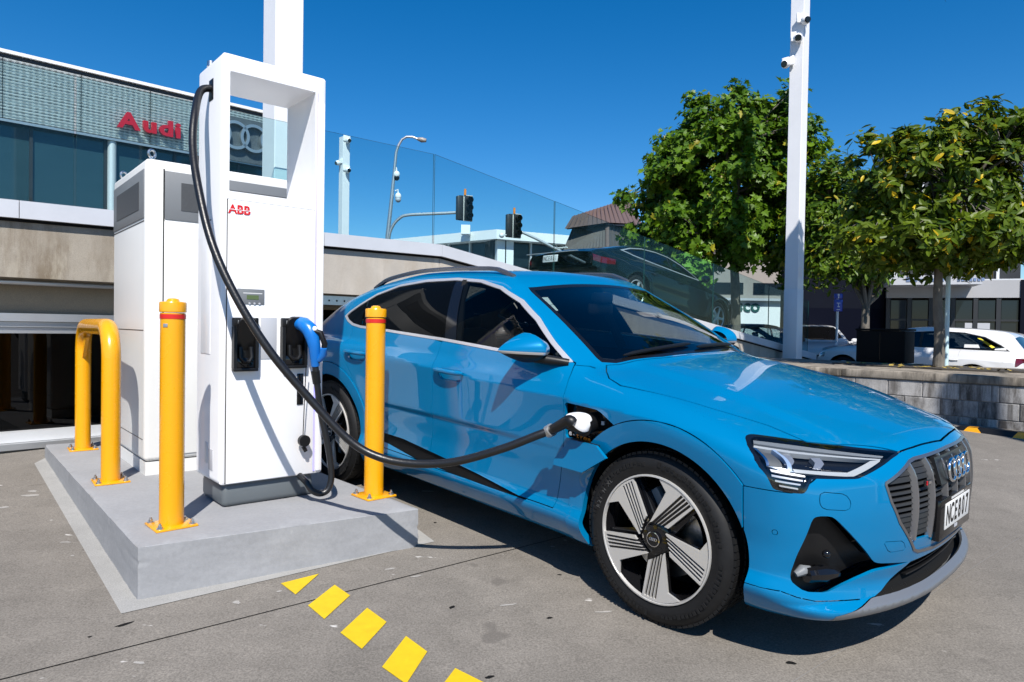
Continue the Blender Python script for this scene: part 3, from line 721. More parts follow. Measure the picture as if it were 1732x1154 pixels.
# sign lettering
ls = thing('dealer_lettering', 'raised red letters spelling the dealer name on the corrugated fascia', 'sign', SITE)
def onf(px, py): return onb(px, py, BD - .16)
xs_ = [onf(197, 210)[0], onf(299, 226)[0]]
zbase = (onf(230, 221)[1] + onf(290, 233)[1]) / 2
ww = xs_[1] - xs_[0]
hA = onf(212, 193)[1] - onf(212, 219)[1]
txt = text_obj('probe', 'Audi', 1, 0, MT['red_sign']); co = [v.co for v in txt.data.vertices]
tw = max(c.x for c in co) - min(c.x for c in co); bpy.data.objects.remove(txt)
cap = hA / .70; adv = 0.0; fx = ww / (tw * cap)
x = xs_[0]
for ch in 'Audi':
    o = text_obj('letter', ch, cap, .045, MT['red_sign'], ls, None, bold=.018, align='LEFT', squeeze=fx * .90)
    c_ = [v.co for v in o.data.vertices]; mnx, mxx = min(c.x for c in c_), max(c.x for c in c_); mny = min(c.y for c in c_)
    o.matrix_local = Matrix.Translation((x - mnx, BD - .16, zbase - mny)) @ Matrix.Rotation(PI / 2, 4, 'X')
    x += (mxx - mnx) + ww * .045
# rings sign on a dark backing seen through the post's window
rs = thing('rings_sign', 'dark sign panel with interlocked silver rings on the fascia, framed by the post window', 'sign', SITE)
s0r, z0r = onf(372, 268); s1r, z1r = onf(447, 205)
sR0 = onf(370, 240)[0]; sR1 = onf(446, 240)[0]
zc_ = (onf(412, 208)[1] + onf(412, 255)[1]) / 2; rad = (onf(412, 207)[1] - onf(412, 255)[1]) / 2
MB().box(sR0 - .35, sR1 + 1.0, BD - .075, BD - .055, zm - .02, zc_ + rad + .12).build('backing_panel', mat('dark_mesh_backing', (.10, .11, .12), .5, metal=.3, var=.35, vscale=30), rs)
for px in (463, 430, 398, 366):
    s = onf(px, 232)[0]; M = Matrix.Translation((s, BD - .14, zc_)) @ Matrix.Rotation(PI / 2, 4, 'X')
    MB().lathe([(rad, -.05), (rad * .80, -.05), (rad * .80, .05), (rad, .05)], 40, M, closed=True).build('ring', MT['alu'], rs)

# ================================================================== STREET LIGHT, SIGNALS, FAR BUILDINGS
lb = at_y(655, 430, 28.0)
lamp = thing('street_lamp', 'tall grey street lamp with a curved arm and two hanging dome cameras', 'street lamp', Matrix.Translation((lb.x, lb.y, 1.3)))
def LP(px, py): 
    p = at_y(px, py, lb.y); return (p.x - lb.x, 0, p.z - 1.3)
MB().tube([(0, 0, 0), LP(655.5, 400), LP(661, 350), LP(667, 290), LP(670, 258), LP(674, 246), LP(680, 236), LP(688, 231.5), LP(698, 232), LP(706, 235)], [.10, .09, .08, .065, .06, .055, .05, .048, .045, .045], 12).build('mast', MT['alu'], lamp)
a, b = LP(706, 235), LP(721, 238)
MB().tube([a, ((a[0] + b[0]) / 2, 0, (a[2] + b[2]) / 2 - .01), b], [.06, .11, .07], 10).build('lamp_head', mat('lamp_head', (.22, .2, .18), .4), lamp)
for px, py, dark in ((671, 298, 1), (673.5, 335, 0)):
    c = LP(px, py); k = MB(); k.tube([(c[0] - .12, 0, c[2] + .28), (c[0] - .02, 0, c[2] + .34), (c[0], 0, c[2] + .18)], .03, 8); k.sphere((c[0], 0, c[2] + .06), .13, 14, 8, (1, 1, 1.2))
    k.build('dome_camera', MT['white_gloss'], lamp)
    MB().sphere((c[0], 0, c[2] - .07), .12, 14, 8).build('dome_lens', MT['black_gloss'] if dark else MT['panel_grey'], lamp)
def signal(px, py, armpix, y, label, extra=False):
    p = at_y(px, py, y); t = thing('traffic_signal', label, 'traffic light', Matrix.Translation(p) @ Matrix.Rotation(.45, 4, 'Z') @ Matrix.Scale(.76, 4), 'traffic signals on mast arms')
    k = 1.0 / FOC * y
    MB().box(-.36, .36, .06, .09, -.62, .60, .05).build('backboard', MT['dark_frame'], t)
    MB().box(-.11, .37, .03, .055, -.64, .64, .02).build('white_rim', MT['white_print'], t)
    MB().box(-.085, .345, -.06, .03, -.60, .60, .03).build('head', MT['black'], t)
    for z in (.38, 0, -.38):
        v = MB(); M = Matrix.Translation((.13, -.06, z)) @ Matrix.Rotation(PI / 2, 4, 'X')
        v.lathe([(.15, .0), (.15, .26), (.14, .26), (.14, 0)], 16, M); v.build('visor', MT['black'], t)
        MB().cyl((.13, -.062, z), (.13, -.075, z), .13, n=16).build('lens', MT['black_gloss'], t)
    v = MB(); v.box(-.45, -.14, -.02, .25, -.60, .58, .05); v.build('side_head', MT['dark_frame'], t)
    MB().cyl((-.05, 0, .62), (-.05, 0, .92), .06, n=10).build('beacon', MT['orange'], t)
    Mi = t.matrix_world.inverted()
    pts_ = [Mi @ at_y(a, b, y + .25) for a, b in armpix]
    MB().tube(smooth_path(pts_, 5), .075, 10).build('mast_arm', MT['alu'], t)
    if extra: MB().sphere((-.75, 0, -.55), .14, 12, 8).cyl((-.75, 0, -.5), (-.4, .1, -.5), .03, n=8).build('dome_camera', MT['white_gloss'], t)
signal(788, 352, [(789, 359), (740, 361.5), (690, 364), (675, 370), (664, 383), (658, 402), (656, 440)], 25.5, 'traffic signal on a long curved mast arm next to the street lamp')
signal(871, 382, [(876, 390), (905, 403), (940, 421), (990, 445)], 27.0, 'traffic signal right of its twin in front of the low white building', True)

wb = thing('low_office_building', 'low white modern building with a band of dark windows beyond the crossing', 'building')
c0 = at_y(840, 388, 45.0); cbz = c0.z; zwin1 = at_y(840, 404, 45.0).z
dl = Vector((-.80, .60, 0)); dr = Vector((.90, .43, 0))
def wface(d, L, nm):
    nrm = Vector((d.y, -d.x, 0)) if d.x > 0 else Vector((-d.y, d.x, 0))
    if nrm.y > 0: nrm = -nrm
    M = frame(Vector((c0.x, c0.y, 0)), d, -nrm, EZ)
    MB().box(0, L, .0, 6, zwin1, cbz).build('parapet', MT['white_metal'], wb, M)
    MB().box(0, L, 1.0, 6, 1, zwin1).build('dark_interior', MT['office_glass'], wb, M)
    MB().box(-.0, L, -.6, 6, 1, 3.9).build('lower_wall', MT['white_metal'], wb, M)
    for k in range(int(L / 2.0)):
        MB().box(2.0 * k + .9, 2.0 * k + 1.02, .75, .95, 3.9, zwin1).build('window_post', MT['alu_light'], wb, M)
        MB().box(2.0 * k + 1.06, 2.0 * k + 2.86, .90, .93, 3.9, zwin1).build('window', MT['office_glass'], wb, M)
    if d.x > 0:
        MB().box(.3, 1.5, .5, .9, 3.9, zwin1).build('white_pier', MT['white_metal'], wb, M)
wface(dl, 34, 'l'); wface(dr, 26, 'r')
q = at_y(788, 389, 46); MB().box(-.3, .3, -.3, .3, -.3, .3, M=Matrix.Translation(q)).build('roof_box', MT['white_metal'], wb)

br = thing('brown_roofed_building', 'building with a brown ribbed metal mansard roof above a ribbed brown wall', 'building')
y0 = 36.0
BRN = mat('brown_ribbed_metal', (.12, .08, .068), .55, var=.08); BRW = mat('brown_ribbed_wall', (.085, .07, .064), .6, var=.08)
def by(px, py, dy=0): return at_y(px, py, y0 + dy)
def poly_thing(name, pts, m, depth=None):
    me = bpy.data.meshes.new(name); me.from_pydata([tuple(p) for p in pts], [], [list(range(len(pts)))]); me.materials.append(m); return link(name, me, br)
e0, e1_, e2 = by(955, 387), by(1028, 376), by(1110, 372, 9)
t0, t1, t2 = by(968, 366, 1.6), by(1062, 336, 9), by(1110, 330, 12)
poly_thing('roof_slope', [e0, e1_ + Vector((2.2, 1.5, 0)), t1, t0], BRN)
w0, w1, w2 = by(968, 386, 1.2), by(1027, 379, .4), by(1075, 382, 3)
b0, b1_, b2_ = by(952, 425, 0.2), by(1027, 425, -.6), by(1083, 425, 2.4)
poly_thing('ribbed_wall', [b0, b1_, w1, w0], BRW); poly_thing('ribbed_wall', [b1_, b2_, w2, w1], BRW)
sk = [by(960, 388.5, .5), by(1028, 380, .0), by(1100, 388, 3.0), by(1100, 380, 3.2), by(1028, 376.5, .1), by(957, 386.5, .1)]
poly_thing('eave', sk, MT['dark_frame'])
def ribs(a, b, c, d, n, m, r=.035):
    for k in range(n):
        t = (k + .5) / n; p, q2 = a.lerp(b, t), d.lerp(c, t)
        MB().cyl(p, q2, r, n=5, caps=False).build('roof_rib', m, br)
ribs(e0, e1_ + Vector((2.2, 1.5, 0)), t1, t0, 16, BRN); ribs(b0, b1_, w1, w0, 14, BRW); ribs(b1_, b2_, w2, w1, 9, BRW)
MB().cyl(w1, b1_, .12, n=8).build('corner_post', BRN, br)
MB().box(-2.2, 9, 0, 8, -8, 0, M=Matrix.Translation(by(1027, 420, 1.5))).build('lower_block', BRW, br)

# shop with a pale sign wall under the big tree
ib = thing('sign_wall_building', 'pale shop wall with dark green lettering behind the big tree and ramp glass', 'building', Matrix.Translation((at_y(1270, 517, 34).x, 34, 0)))
def iz(py): return at_y(1270, py, 34).z
hw = 5.2
MB().box(-hw, hw, 0, 5, 1.2, iz(509)).build('sign_wall', MT['white_metal'], ib)
MB().box(-hw, hw, .3, 5, iz(507), iz(440)).build('upper_wall', mat('taupe_wall', (.26, .235, .21), .8, var=.06), ib)
MB().box(-hw, hw, -.25, .35, iz(509), iz(505)).build('ledge', MT['panel_grey'], ib)
for k in range(4): MB().box(-hw + .4 + 2.5 * k, -hw + 2.4 + 2.5 * k, .27, .31, iz(498), iz(478)).build('window', MT['office_glass'], ib)
tx = at_y(1258, 518, 33.9)
text_obj('lettering', 'isco', (at_y(0, 508, 34).z - at_y(0, 526, 34).z) * 1.62, .02, mat('dark_green_print', (.015, .085, .075), .5), ib, Matrix.Translation((at_y(1262, 517, 34).x - at_y(1270, 517, 34).x, -.03, tx.z)) @ Matrix.Rotation(PI / 2, 4, 'X'), bold=.02)

# right-hand street front: navy building and glazed office with canopy
nb = thing('navy_building', 'dark navy rendered building in the shade of the street trees', 'building')
a = at_y(1335, 560, 22.6); b = at_y(1506, 560, 22.2)
M = frame(Vector((a.x, a.y, 0)), Vector(((b - a).x, (b - a).y, 0)).normalized(), Vector((-(b - a).y, (b - a).x, 0)).normalized(), EZ); Ln = (b - a).to_2d().length
MB().box(0, Ln, 0, 1.2, .2, 5.6).build('wall', MT['navy_wall'], nb, M)
MB().box(0, Ln, -.02, .01, .2, 2.3).build('plinth_band', mat('deep_blue_band', (.002, .003, .009), .7, spec=.05), nb, M)
MB().box(-.05, Ln, -.08, 1.25, 5.6, 5.75).build('roof_edge', MT['dark_frame'], nb, M)
ob = thing('glazed_office', 'grey office front with a projecting canopy and dark framed windows beside the street', 'building')
a = at_y(1498, 560, 22.0); b = at_y(1728, 560, 20.6)
dx = Vector(((b - a).x, (b - a).y, 0)).normalized(); dy = Vector((-dx.y, dx.x, 0))
M = frame(Vector((a.x, a.y, 0)), dx, dy, EZ); Ln = (b - a).to_2d().length
def oz(py): return at_y(1600, py, 21.4).z
GREYW = mat('grey_fascia', (.33, .33, .34), .6, var=.06, vscale=1)
MB().box(0, Ln, 0, 7, oz(504), oz(475)).build('fascia', GREYW, ob, M)
MB().box(-.1, Ln * .64, -1.3, 0, oz(486), oz(471)).build('canopy', MT['panel_grey'], ob, M)
MB().box(Ln * .985, Ln + .5, -.05, 7, .5, oz(475)).build('end_pier', MT['navy_wall'], ob, M)
MB().box(0, Ln, 0, 7, oz(475), oz(473)).build('roof_edge', MT['alu_light'], ob, M)
MB().box(0, Ln + .3, 1.5, 7, oz(473), 8.0).build('upper_storey', MT['dark_frame'], ob, M)
for k in range(5): MB().box(Ln * (.1 + .2 * k), Ln * (.1 + .2 * k) + .08, 1.42, 1.5, oz(473), 8.0).build('upper_mullion', MT['alu_light'], ob, M)
MB().box(0, Ln, .9, 7, .5, oz(504)).build('dark_interior', MT['dark_frame'], ob, M)
nW = 6
for k in range(nW):
    x0_, x1_ = Ln * .985 * k / nW, Ln * .985 * (k + 1) / nW
    MB().box(x0_, x0_ + .12, .02, .14, .5, oz(504)).build('mullion', MT['dark_frame'], ob, M)
    for z0_, z1_ in ((.6, oz(543)), (oz(540), oz(508))):
        MB().box(x0_ + .14, x1_ - .02, .07, .09, z0_, z1_).build('window', MT['office_glass'], ob, M)
MB().box(0, Ln, .03, .13, oz(543), oz(540)).build('transom', MT['dark_frame'], ob, M)
MB().box(Ln * .60, Ln * .78, .05, .07, oz(563), oz(546)).build('window_blind', MT['panel_grey'], ob, M)
bs_ = mat('faded_blue_print', (.14, .20, .34), .5)
for px, w_ in ((.27, 1.2), (.565, .7)):
    for k in range(7): MB().box(Ln * px + w_ * (k / 7 - .5), Ln * px + w_ * (k / 7 - .5) + w_ * .1, -1.318, -1.302, oz(481), oz(481) + (.09 if k % 3 else .14)).build('canopy_letter', bs_, ob, M)

# blue parking sign
sp = at_y(1415, 585, 20); st = thing('street_sign', 'narrow blue sign panel with white marks on a slim post by the silver car', 'sign', Matrix.Translation((sp.x, sp.y, gz(sp.x, sp.y))))
g_ = gz(sp.x, sp.y); hz_ = lambda py: at_y(1415, py, 20).z - g_
MB().cyl((0, 0, 0), (0, 0, hz_(497)), .035, n=10).build('post', MT['alu_light'], st)
for a_, b_ in ((497, 505.5), (506.5, 527)):
    MB().box(-.125, .125, -.05, -.035, hz_(b_), hz_(a_), .02).build('sign_panel', MT['sign_blue'], st)
for py, w_, h_ in ((499, .05, .06), (503, .03, .05), (513, .10, .02), (515.5, .02, .08), (519, .06, .03), (524, .10, .02)):
    MB().box(-w_ / 2, w_ / 2, -.0535, -.0505, hz_(py) - h_ / 2, hz_(py) + h_ / 2).build('white_mark', MT['white_print'], st)

# ================================================================== BLOCK PLANTER WALL
W0 = Vector((5.443, 8.262, 0)); WD = EN.copy(); WB = E1.copy()             # runs away to the left; the planter lies behind it (E1)
wz0 = gz(5.4, 8.3); ztop = height_at(1587, 631, at_y(1587, 700, 8.55)); zcap = height_at(1587, 645, at_y(1587, 700, 8.55))
bw = thing('block_wall', 'low retaining wall of grey concrete blocks under a stained concrete cap', 'wall', frame(W0, WD, -WB, EZ))
T0, T1 = -7.0, 4.75; BH, BL = .193, .393
ncourse = 4
zlow = zcap - ncourse * (BH + .008)
MB().box(T0, T1, -.19, -.012, -.2, zcap).build('mortar_core', MT['mortar'], bw)
_bm = MB().box(0, BL, -.10, 0, 0, BH, .006, seg=1); blk = None
for c in range(ncourse):
    x = T0 + (BL / 2 if c % 2 else 0)
    while x < T1 - .1:
        if blk is None:
            o = _bm.build('concrete_block', MT['block'], bw, Matrix.Translation((x, 0, zlow + c * (BH + .008)))); blk = o.data
        else:
            o = link('concrete_block', blk, bw, Matrix.Translation((x, random.uniform(-.002, .002), zlow + c * (BH + .008))))
        x += BL + .008
MB().box(T0, T1, -.05, .012, -.3, zlow - .006).build('footing', MT['block'], bw)
x = T0
cb_ = MB()
while x < T1:
    L = random.uniform(2.2, 3.1); MB().box(x, min(x + L, T1) - .004, -.26, .02, zcap + .004, ztop, .012).build('cap_stone', MT['cap'], bw); x += L
pl = MB().box(T0, T1, -3.6, -.262, 0, ztop - .03).build('planter_bed', MT['cap'], None, bw.matrix_world.copy(), sharp=None); pl['kind'] = 'structure'
# leaf litter and soil round the tree
tb = at_y(1587, 619, 10.4)
so = MB(); pts = []
for k in range(26):
    w = 2 * PI * k / 26; r = random.uniform(.8, 1.15); pts.append((r * 1.5 * math.cos(w), r * .55 * math.sin(w)))
so.prism(pts, 0, .02); so.build('soil', MT['soil'], None, frame(Vector((tb.x, tb.y, ztop - .029)), EN, -E1, EZ), kind='structure')
LEAFM = mat('fallen_leaf', (.35, .25, .05), .7, var=.5, vscale=20)
lit = MB()
for k in range(90):
    w = random.uniform(0, 2 * PI); r = math.sqrt(random.random()); c = Vector((r * 1.5 * math.cos(w), r * .55 * math.sin(w), .03)); a = random.uniform(0, 6.3); l = random.uniform(.04, .075)
    u = Vector((math.cos(a), math.sin(a), random.uniform(-.3, .3))) * l; v = Vector((-math.sin(a), math.cos(a), random.uniform(-.3, .3))) * l * .45
    lit.add([c - u, c - v, c + u, c + v], [(0, 1, 2, 3)])
lit.build('fallen_leaves', LEAFM, None, frame(Vector((tb.x, tb.y, ztop - .029)), EN, -E1, EZ), sharp=None, kind='stuff')

# rubber wheel stops
def wheel_stop(p, label):
    t = thing('wheel_stop', label, 'wheel stop', frame(p, WD, -WB, EZ), 'rubber wheel stops along the block wall')
    prof = [(0, 0), (.15, 0), (.115, .10), (.035, .10)]
    L = 1.65; n = 7
    for k in range(n):
        a, b = L * k / n, L * (k + 1) / n
        taper = lambda x: 1.0
        pr = MB(); v = []
        for x, sc in ((a, 1), (b, 1)):
            zs_ = .25 if (x < .01 or x > L - .01) else 1
            v += [(x, y, z * zs_) for y, z in prof]
        pr.add(v, [(0, 1, 2, 3), (7, 6, 5, 4), (0, 4, 5, 1), (1, 5, 6, 2), (2, 6, 7, 3), (3, 7, 4, 0)])
        pr.build('rubber_segment', MT['black'], t, sharp=None)
        if k % 2 == 1:
            q = MB(); m0, m1 = a + .0, b - .0
            q.add([(m0, .1512, .006), (m1, .1512, .006), (m1 - .07, .119, .097), (m0 + .07, .119, .097)], [(0, 1, 2, 3)])
            q.add([(m0 + .07, .117, .1015), (m1 - .07, .117, .1015), (m1 - .07, .034, .1015), (m0 + .07, .034, .1015)], [(0, 1, 2, 3)])
            q.build('yellow_band', MT['yellow'], t, sharp=None)
w1 = on_ground(1640, 741); w1b = on_ground(1732, 758)
ps = on_ground(1625, 737)
tpar = (ps - W0).dot(WD)
for k, lab in ((0, 'black rubber wheel stop with yellow bands nearest the front of the blue car'), (-1, 'black and yellow rubber wheel stop running out of the right edge of the picture')):
    p = W0 + WD * (tpar - 1.72 + 1.85 * k + .40) - WB * .42
    wheel_stop(Vector((p.x, p.y, gz(p.x, p.y))), lab)

# dark utility box and pale post on the planter
ub_ = at_y(1447, 612, 12.4); uc_ = at_y(1530, 612, 11.8)
dx = Vector(((uc_ - ub_).x, (uc_ - ub_).y, 0)); Lb = dx.length; dx.normalize()
zb_ = ztop - .03; zt_ = at_y(1495, 556, 12.0).z
bx = thing('utility_box', 'low black box standing on the planter in front of the white estate car', 'box', frame(Vector((ub_.x, ub_.y, zb_)), dx, Vector((-dx.y, dx.x, 0)), EZ))
MB().box(0, Lb, 0, .5, 0, zt_ - zb_ - .04, .02).build('box_body', MT['black_matt'], bx)
MB().box(-.015, Lb + .015, -.015, .515, zt_ - zb_ - .036, zt_ - zb_, .012).build('lid', MT['black_matt'], bx)
MB().box(Lb * .5 - .004, Lb * .5 + .004, -.003, 0, .04, zt_ - zb_ - .08).build('door_gap', MT['black_gloss'], bx)
pp = at_y(1600, 616, 10.7); ptp = at_y(1607, 455, 10.7)
pt = thing('pale_post', 'slim pale blue-white tube standing next to the nearer tree trunk', 'post', Matrix.Translation((pp.x, pp.y, ztop - .03)))
MB().cyl((0, 0, 0), (.0, 0, ptp.z - ztop + .1), .033, n=16).build('tube', mat('pale_blue_paint', (.50, .66, .70), .4), pt)
MB().cyl((0, 0, ptp.z - ztop + .1), (0, 0, ptp.z - ztop + .13), .04, n=16).build('cap', MT['white_print'], pt)

# ================================================================== TREES
def leaf_mat(name, rough=.42, trans=.22):
    m, n, l, b = new_mat(name); b.inputs['Roughness'].default_value = rough; b.inputs['Specular IOR Level'].default_value = .22
    at = n.new('ShaderNodeAttribute'); at.attribute_name = 'tint'; l.new(at.outputs['Color'], b.inputs['Base Color'])
    tl = n.new('ShaderNodeBsdfTranslucent'); mx2 = n.new('ShaderNodeMix'); mx2.data_type = 'RGBA'; mx2.blend_type = 'MULTIPLY'; mx2.inputs[0].default_value = 1
    l.new(at.outputs['Color'], mx2.inputs[6]); mx2.inputs[7].default_value = (1.5, 1.5, .55, 1); l.new(mx2.outputs[2], tl.inputs[0])
    ms = n.new('ShaderNodeMixShader'); ms.inputs[0].default_value = trans; l.new(b.outputs[0], ms.inputs[1]); l.new(tl.outputs[0], ms.inputs[2])
    l.new(ms.outputs[0], n['Material Output'].inputs[0]); return m
LEAF = leaf_mat('leaf')
LOBED = ([(0, 0), (.16, -.05), (.50, .08), (.30, .26), (.56, .52), (.24, .52), (.20, .66), (0, 1.0), (-.20, .66), (-.24, .52), (-.56, .52), (-.30, .26), (-.50, .08), (-.16, -.05)])
OVAL = ([(0, 0), (.13, .18), (.20, .45), (.15, .75), (0, 1.0), (-.15, .75), (-.20, .45), (-.13, .18)])
def leaves(name, centers, normals, sizes, shape, tints, parent):
    sh = np.array(shape, float); k = len(sh); n = len(centers); rng = RNG
    N_ = normals / np.linalg.norm(normals, axis=1, keepdims=True)
    r = rng.normal(size=(n, 3)); U = np.cross(N_, r); U /= np.linalg.norm(U, axis=1, keepdims=True); V = np.cross(N_, U)
    fold = rng.uniform(.1, .35, n); droop = rng.uniform(-.05, .35, n)
    xs, ys = sh[:, 0], sh[:, 1]
    P = centers[:, None, :] + sizes[:, None, None] * (U[:, None, :] * xs[None, :, None] + V[:, None, :] * ys[None, :, None] + N_[:, None, :] * (fold[:, None] * np.abs(xs)[None, :] - droop[:, None] * (ys ** 2)[None, :])[:, :, None])
    ctr = centers[:, None, :] + sizes[:, None, None] * (V[:, None, :] * .42 - N_[:, None, :] * (droop[:, None] * .18)[:, :, None])
    allv = np.concatenate([P, ctr], 1).reshape(-1, 3)
    i = np.arange(k); f = np.stack([i, (i + 1) % k, np.full(k, k)], 1)
    F = (f[None] + (np.arange(n) * (k + 1))[:, None, None]).reshape(-1, 3)
    o = np_mesh(name, allv, F, LEAF, parent, smooth=False, kind='stuff')
    ca = o.data.color_attributes.new('tint', 'FLOAT_COLOR', 'POINT')
    c = np.ones((n, k + 1, 4), np.float32); c[:, :, :3] = tints[:, None, :]; ca.data.foreach_set('color', c.ravel())
    return o
def tree(name, label, cat, base, trunk, lobes, nclump, nleaf, size, shape, colr, clump_r=.45, tr=.15, fork=None, whorl=False, twigs=True, group='street trees'):
    """base: world foot; trunk: list of (x,y,z) offsets; lobes: ellipsoids (cx,cy,cz,rx,ry,rz) relative to base"""
    t = thing(name, label, cat, Matrix.Translation(base), group); rng = RNG
    k = len(trunk); MB().tube(smooth_path(trunk, 5), list(np.linspace(tr, tr * .6, (k - 1) * 5 + 1)), 14).build('trunk', MT['bark'], t, sharp=None)
    topp = Vector(trunk[-1]); wts = np.array([l[3] * l[4] * l[5] for l in lobes]); wts = wts / wts.sum()
    cl = []
    for _ in range(nclump):
        lb_ = lobes[rng.choice(len(lobes), p=wts)]
        v = rng.normal(size=3); v /= np.linalg.norm(v); r = rng.uniform(.35, 1.0) ** .45 * (1.16 if rng.uniform() < .13 else 1.0)
        cl.append(np.array(lb_[:3]) + v * r * np.array(lb_[3:]))
    cl = np.array(cl)
    # limbs: main limbs to spread-out clumps, twigs from limbs to the rest
    lim = MB(); nodes = [topp]
    mains = cl[rng.choice(nclump, min(9, nclump), replace=False)]
    for p in mains:
        p = Vector(p); m1 = topp.lerp(p, .35) + Vector((rng.normal() * .12, rng.normal() * .12, .18)); m2 = topp.lerp(p, .7) + Vector((rng.normal() * .1, rng.normal() * .1, .12))
        lim.tube(smooth_path([topp - Vector((0, 0, .15)), m1, m2, p], 3), list(np.linspace(tr * .42, tr * .10, 10)), 7); nodes += [m1, m2, topp.lerp(p, .5)]
    if fork:
        for f_ in fork: lim.tube(smooth_path([Vector(q) for q in f_], 4), list(np.linspace(tr * .7, tr * .35, (len(f_) - 1) * 4 + 1)), 10); nodes.append(Vector(f_[-1]))
    if twigs:
        nn = np.array([tuple(q) for q in nodes])
        for p in cl:
            j = np.argmin(((nn - p) ** 2).sum(1)); a = Vector(nn[j]); p = Vector(p)
            lim.tube([a, a.lerp(p, .55) + Vector((0, 0, .06)), p], [tr * .13, tr * .09, tr * .04], 5, caps=False)
    lim.build('limbs', MT['bark'], t, sharp=None)
    per = nleaf // nclump
    ctr = np.array(lobes)[:, :3].mean(0)
    off = rng.normal(size=(nclump, per, 3)); off /= np.linalg.norm(off, axis=2, keepdims=True); off *= (rng.uniform(0, 1, (nclump, per, 1)) ** .5) * clump_r * rng.uniform(.6, 1.25, (nclump, 1, 1))
    off[:, :, 2] *= .75
    C = (cl[:, None, :] + off).reshape(-1, 3)
    out = np.repeat(cl - ctr, per, 0); out /= np.linalg.norm(out, axis=1, keepdims=True) + 1e-6
    o2 = off.reshape(-1, 3) / clump_r
    Nn = out * .45 + o2 * .6 + np.array([.02, -.28, .55]) + rng.normal(size=C.shape) * .55
    S = size * rng.uniform(.65, 1.2, len(C))
    base_c = np.array(colr[0]); alt = np.array(colr[1]); yel = np.array(colr[2])
    tcl = np.repeat(rng.uniform(0, 1, nclump), per)[:, None]; ti = rng.uniform(0, 1, (len(C), 1))
    col = base_c * (1 - .5 * (tcl + ti)) + alt * .5 * (tcl + ti)
    my = rng.uniform(0, 1, len(C)) < colr[3]; col[my] = yel * rng.uniform(.7, 1.2, (my.sum(), 1))
    leaves('foliage', C, Nn, S, shape, col.astype(np.float32), t)
    return t
def rel(b, px, py, y):
    p = at_y(px, py, y); return (p.x - b.x, p.y - b.y, p.z - b.z)
# 1: big lobed-leaf tree beyond the ramp
y1 = 20.0; t1b = at_y(1243, 560, y1); t1b.z = gz(t1b.x, t1b.y)
k1 = y1 / FOC
def lobe(b, px, py, rx, rz, y, ry=None):
    c = rel(b, px, py, y); k = y / FOC; return (*c, rx * k, (ry or rx) * k, rz * k)
tree('broadleaf_tree', 'large round-headed tree with dense lobed green leaves behind the car ramp', 'tree', t1b,
     [(0, 0, 0), (.02, 0, 1.2), rel(t1b, 1243, 470, y1), rel(t1b, 1238, 420, y1)],
     [lobe(t1b, 1215, 300, 125, 115, y1), lobe(t1b, 1255, 215, 95, 65, y1), lobe(t1b, 1120, 370, 66, 85, y1), lobe(t1b, 1320, 310, 75, 110, y1), lobe(t1b, 1200, 400, 120, 60, y1), lobe(t1b, 1350, 430, 48, 70, y1), lobe(t1b, 1345, 200, 30, 40, y1), lobe(t1b, 1150, 420, 70, 55, y1)],
     430, 26000, .20, LOBED, ((.023, .070, .005), (.115, .205, .009), (.26, .24, .02), .03), clump_r=.46, tr=.17)
# 2: middle tree
y2 = 17.5; t2b = at_y(1462, 560, y2); t2b.z = gz(t2b.x, t2b.y)
tree('forked_tree', 'medium tree with a forked pale trunk standing between the big tree and the near tree', 'tree', t2b,
     [(0, 0, 0), (.02, 0, .6), rel(t2b, 1464, 530, y2), rel(t2b, 1466, 512, y2)],
     [lobe(t2b, 1435, 370, 62, 75, y2), lobe(t2b, 1475, 410, 60, 70, y2), lobe(t2b, 1400, 330, 45, 60, y2), lobe(t2b, 1440, 440, 70, 40, y2), lobe(t2b, 1490, 350, 50, 60, y2), lobe(t2b, 1392, 350, 42, 58, y2), lobe(t2b, 1385, 430, 40, 58, y2), lobe(t2b, 1410, 285, 26, 22, y2)],
     270, 13000, .19, OVAL, ((.022, .064, .005), (.11, .175, .009), (.26, .22, .02), .06), clump_r=.42, tr=.13,
     fork=[[rel(t2b, 1466, 514, y2), rel(t2b, 1456, 490, y2), rel(t2b, 1448, 462, y2)], [rel(t2b, 1466, 514, y2), rel(t2b, 1486, 495, y2), rel(t2b, 1497, 460, y2)]])
# 3: nearer tree in the planter
y3 = 10.4; t3b = Vector((tb.x, tb.y, ztop - .03))
tree('magnolia_tree', 'nearer glossy-leaved tree with yellowing leaves growing in the planter at the right', 'tree', t3b,
     [(0, 0, 0), (.01, 0, .5), rel(t3b, 1586, 520, y3), rel(t3b, 1588, 450, y3), rel(t3b, 1592, 400, y3)],
     [lobe(t3b, 1590, 330, 120, 110, y3), lobe(t3b, 1500, 300, 70, 90, y3), lobe(t3b, 1660, 260, 90, 70, y3), lobe(t3b, 1690, 390, 110, 70, y3), lobe(t3b, 1560, 225, 60, 40, y3), lobe(t3b, 1480, 390, 70, 60, y3), lobe(t3b, 1600, 410, 150, 50, y3), lobe(t3b, 1740, 300, 90, 100, y3), lobe(t3b, 1700, 200, 50, 30, y3)],
     430, 20500, .16, OVAL, ((.020, .054, .005), (.125, .172, .009), (.50, .36, .015), .055), clump_r=.215, tr=.082)
# tall tree standing just right of the frame: its crown shades the planter and shows in the bonnet
y5 = 9.8; t5b = Vector((8.2, y5, ztop - .03))
tree('tall_tree', 'tall street tree just beyond the right edge, mirrored as dark leaves in the blue bonnet', 'tree', t5b,
     [(0, 0, 0), (.05, .0, 2.5), (.0, .0, 4.6), (-.2, .0, 6.2)],
     [(-1.1, .1, 6.95, 1.9, 1.2, .85), (.3, .2, 7.0, 1.6, 1.2, .9)],
     170, 8500, .26, LOBED, ((.036, .10, .009), (.11, .20, .014), (.26, .24, .02), .03), clump_r=.55, tr=.16)
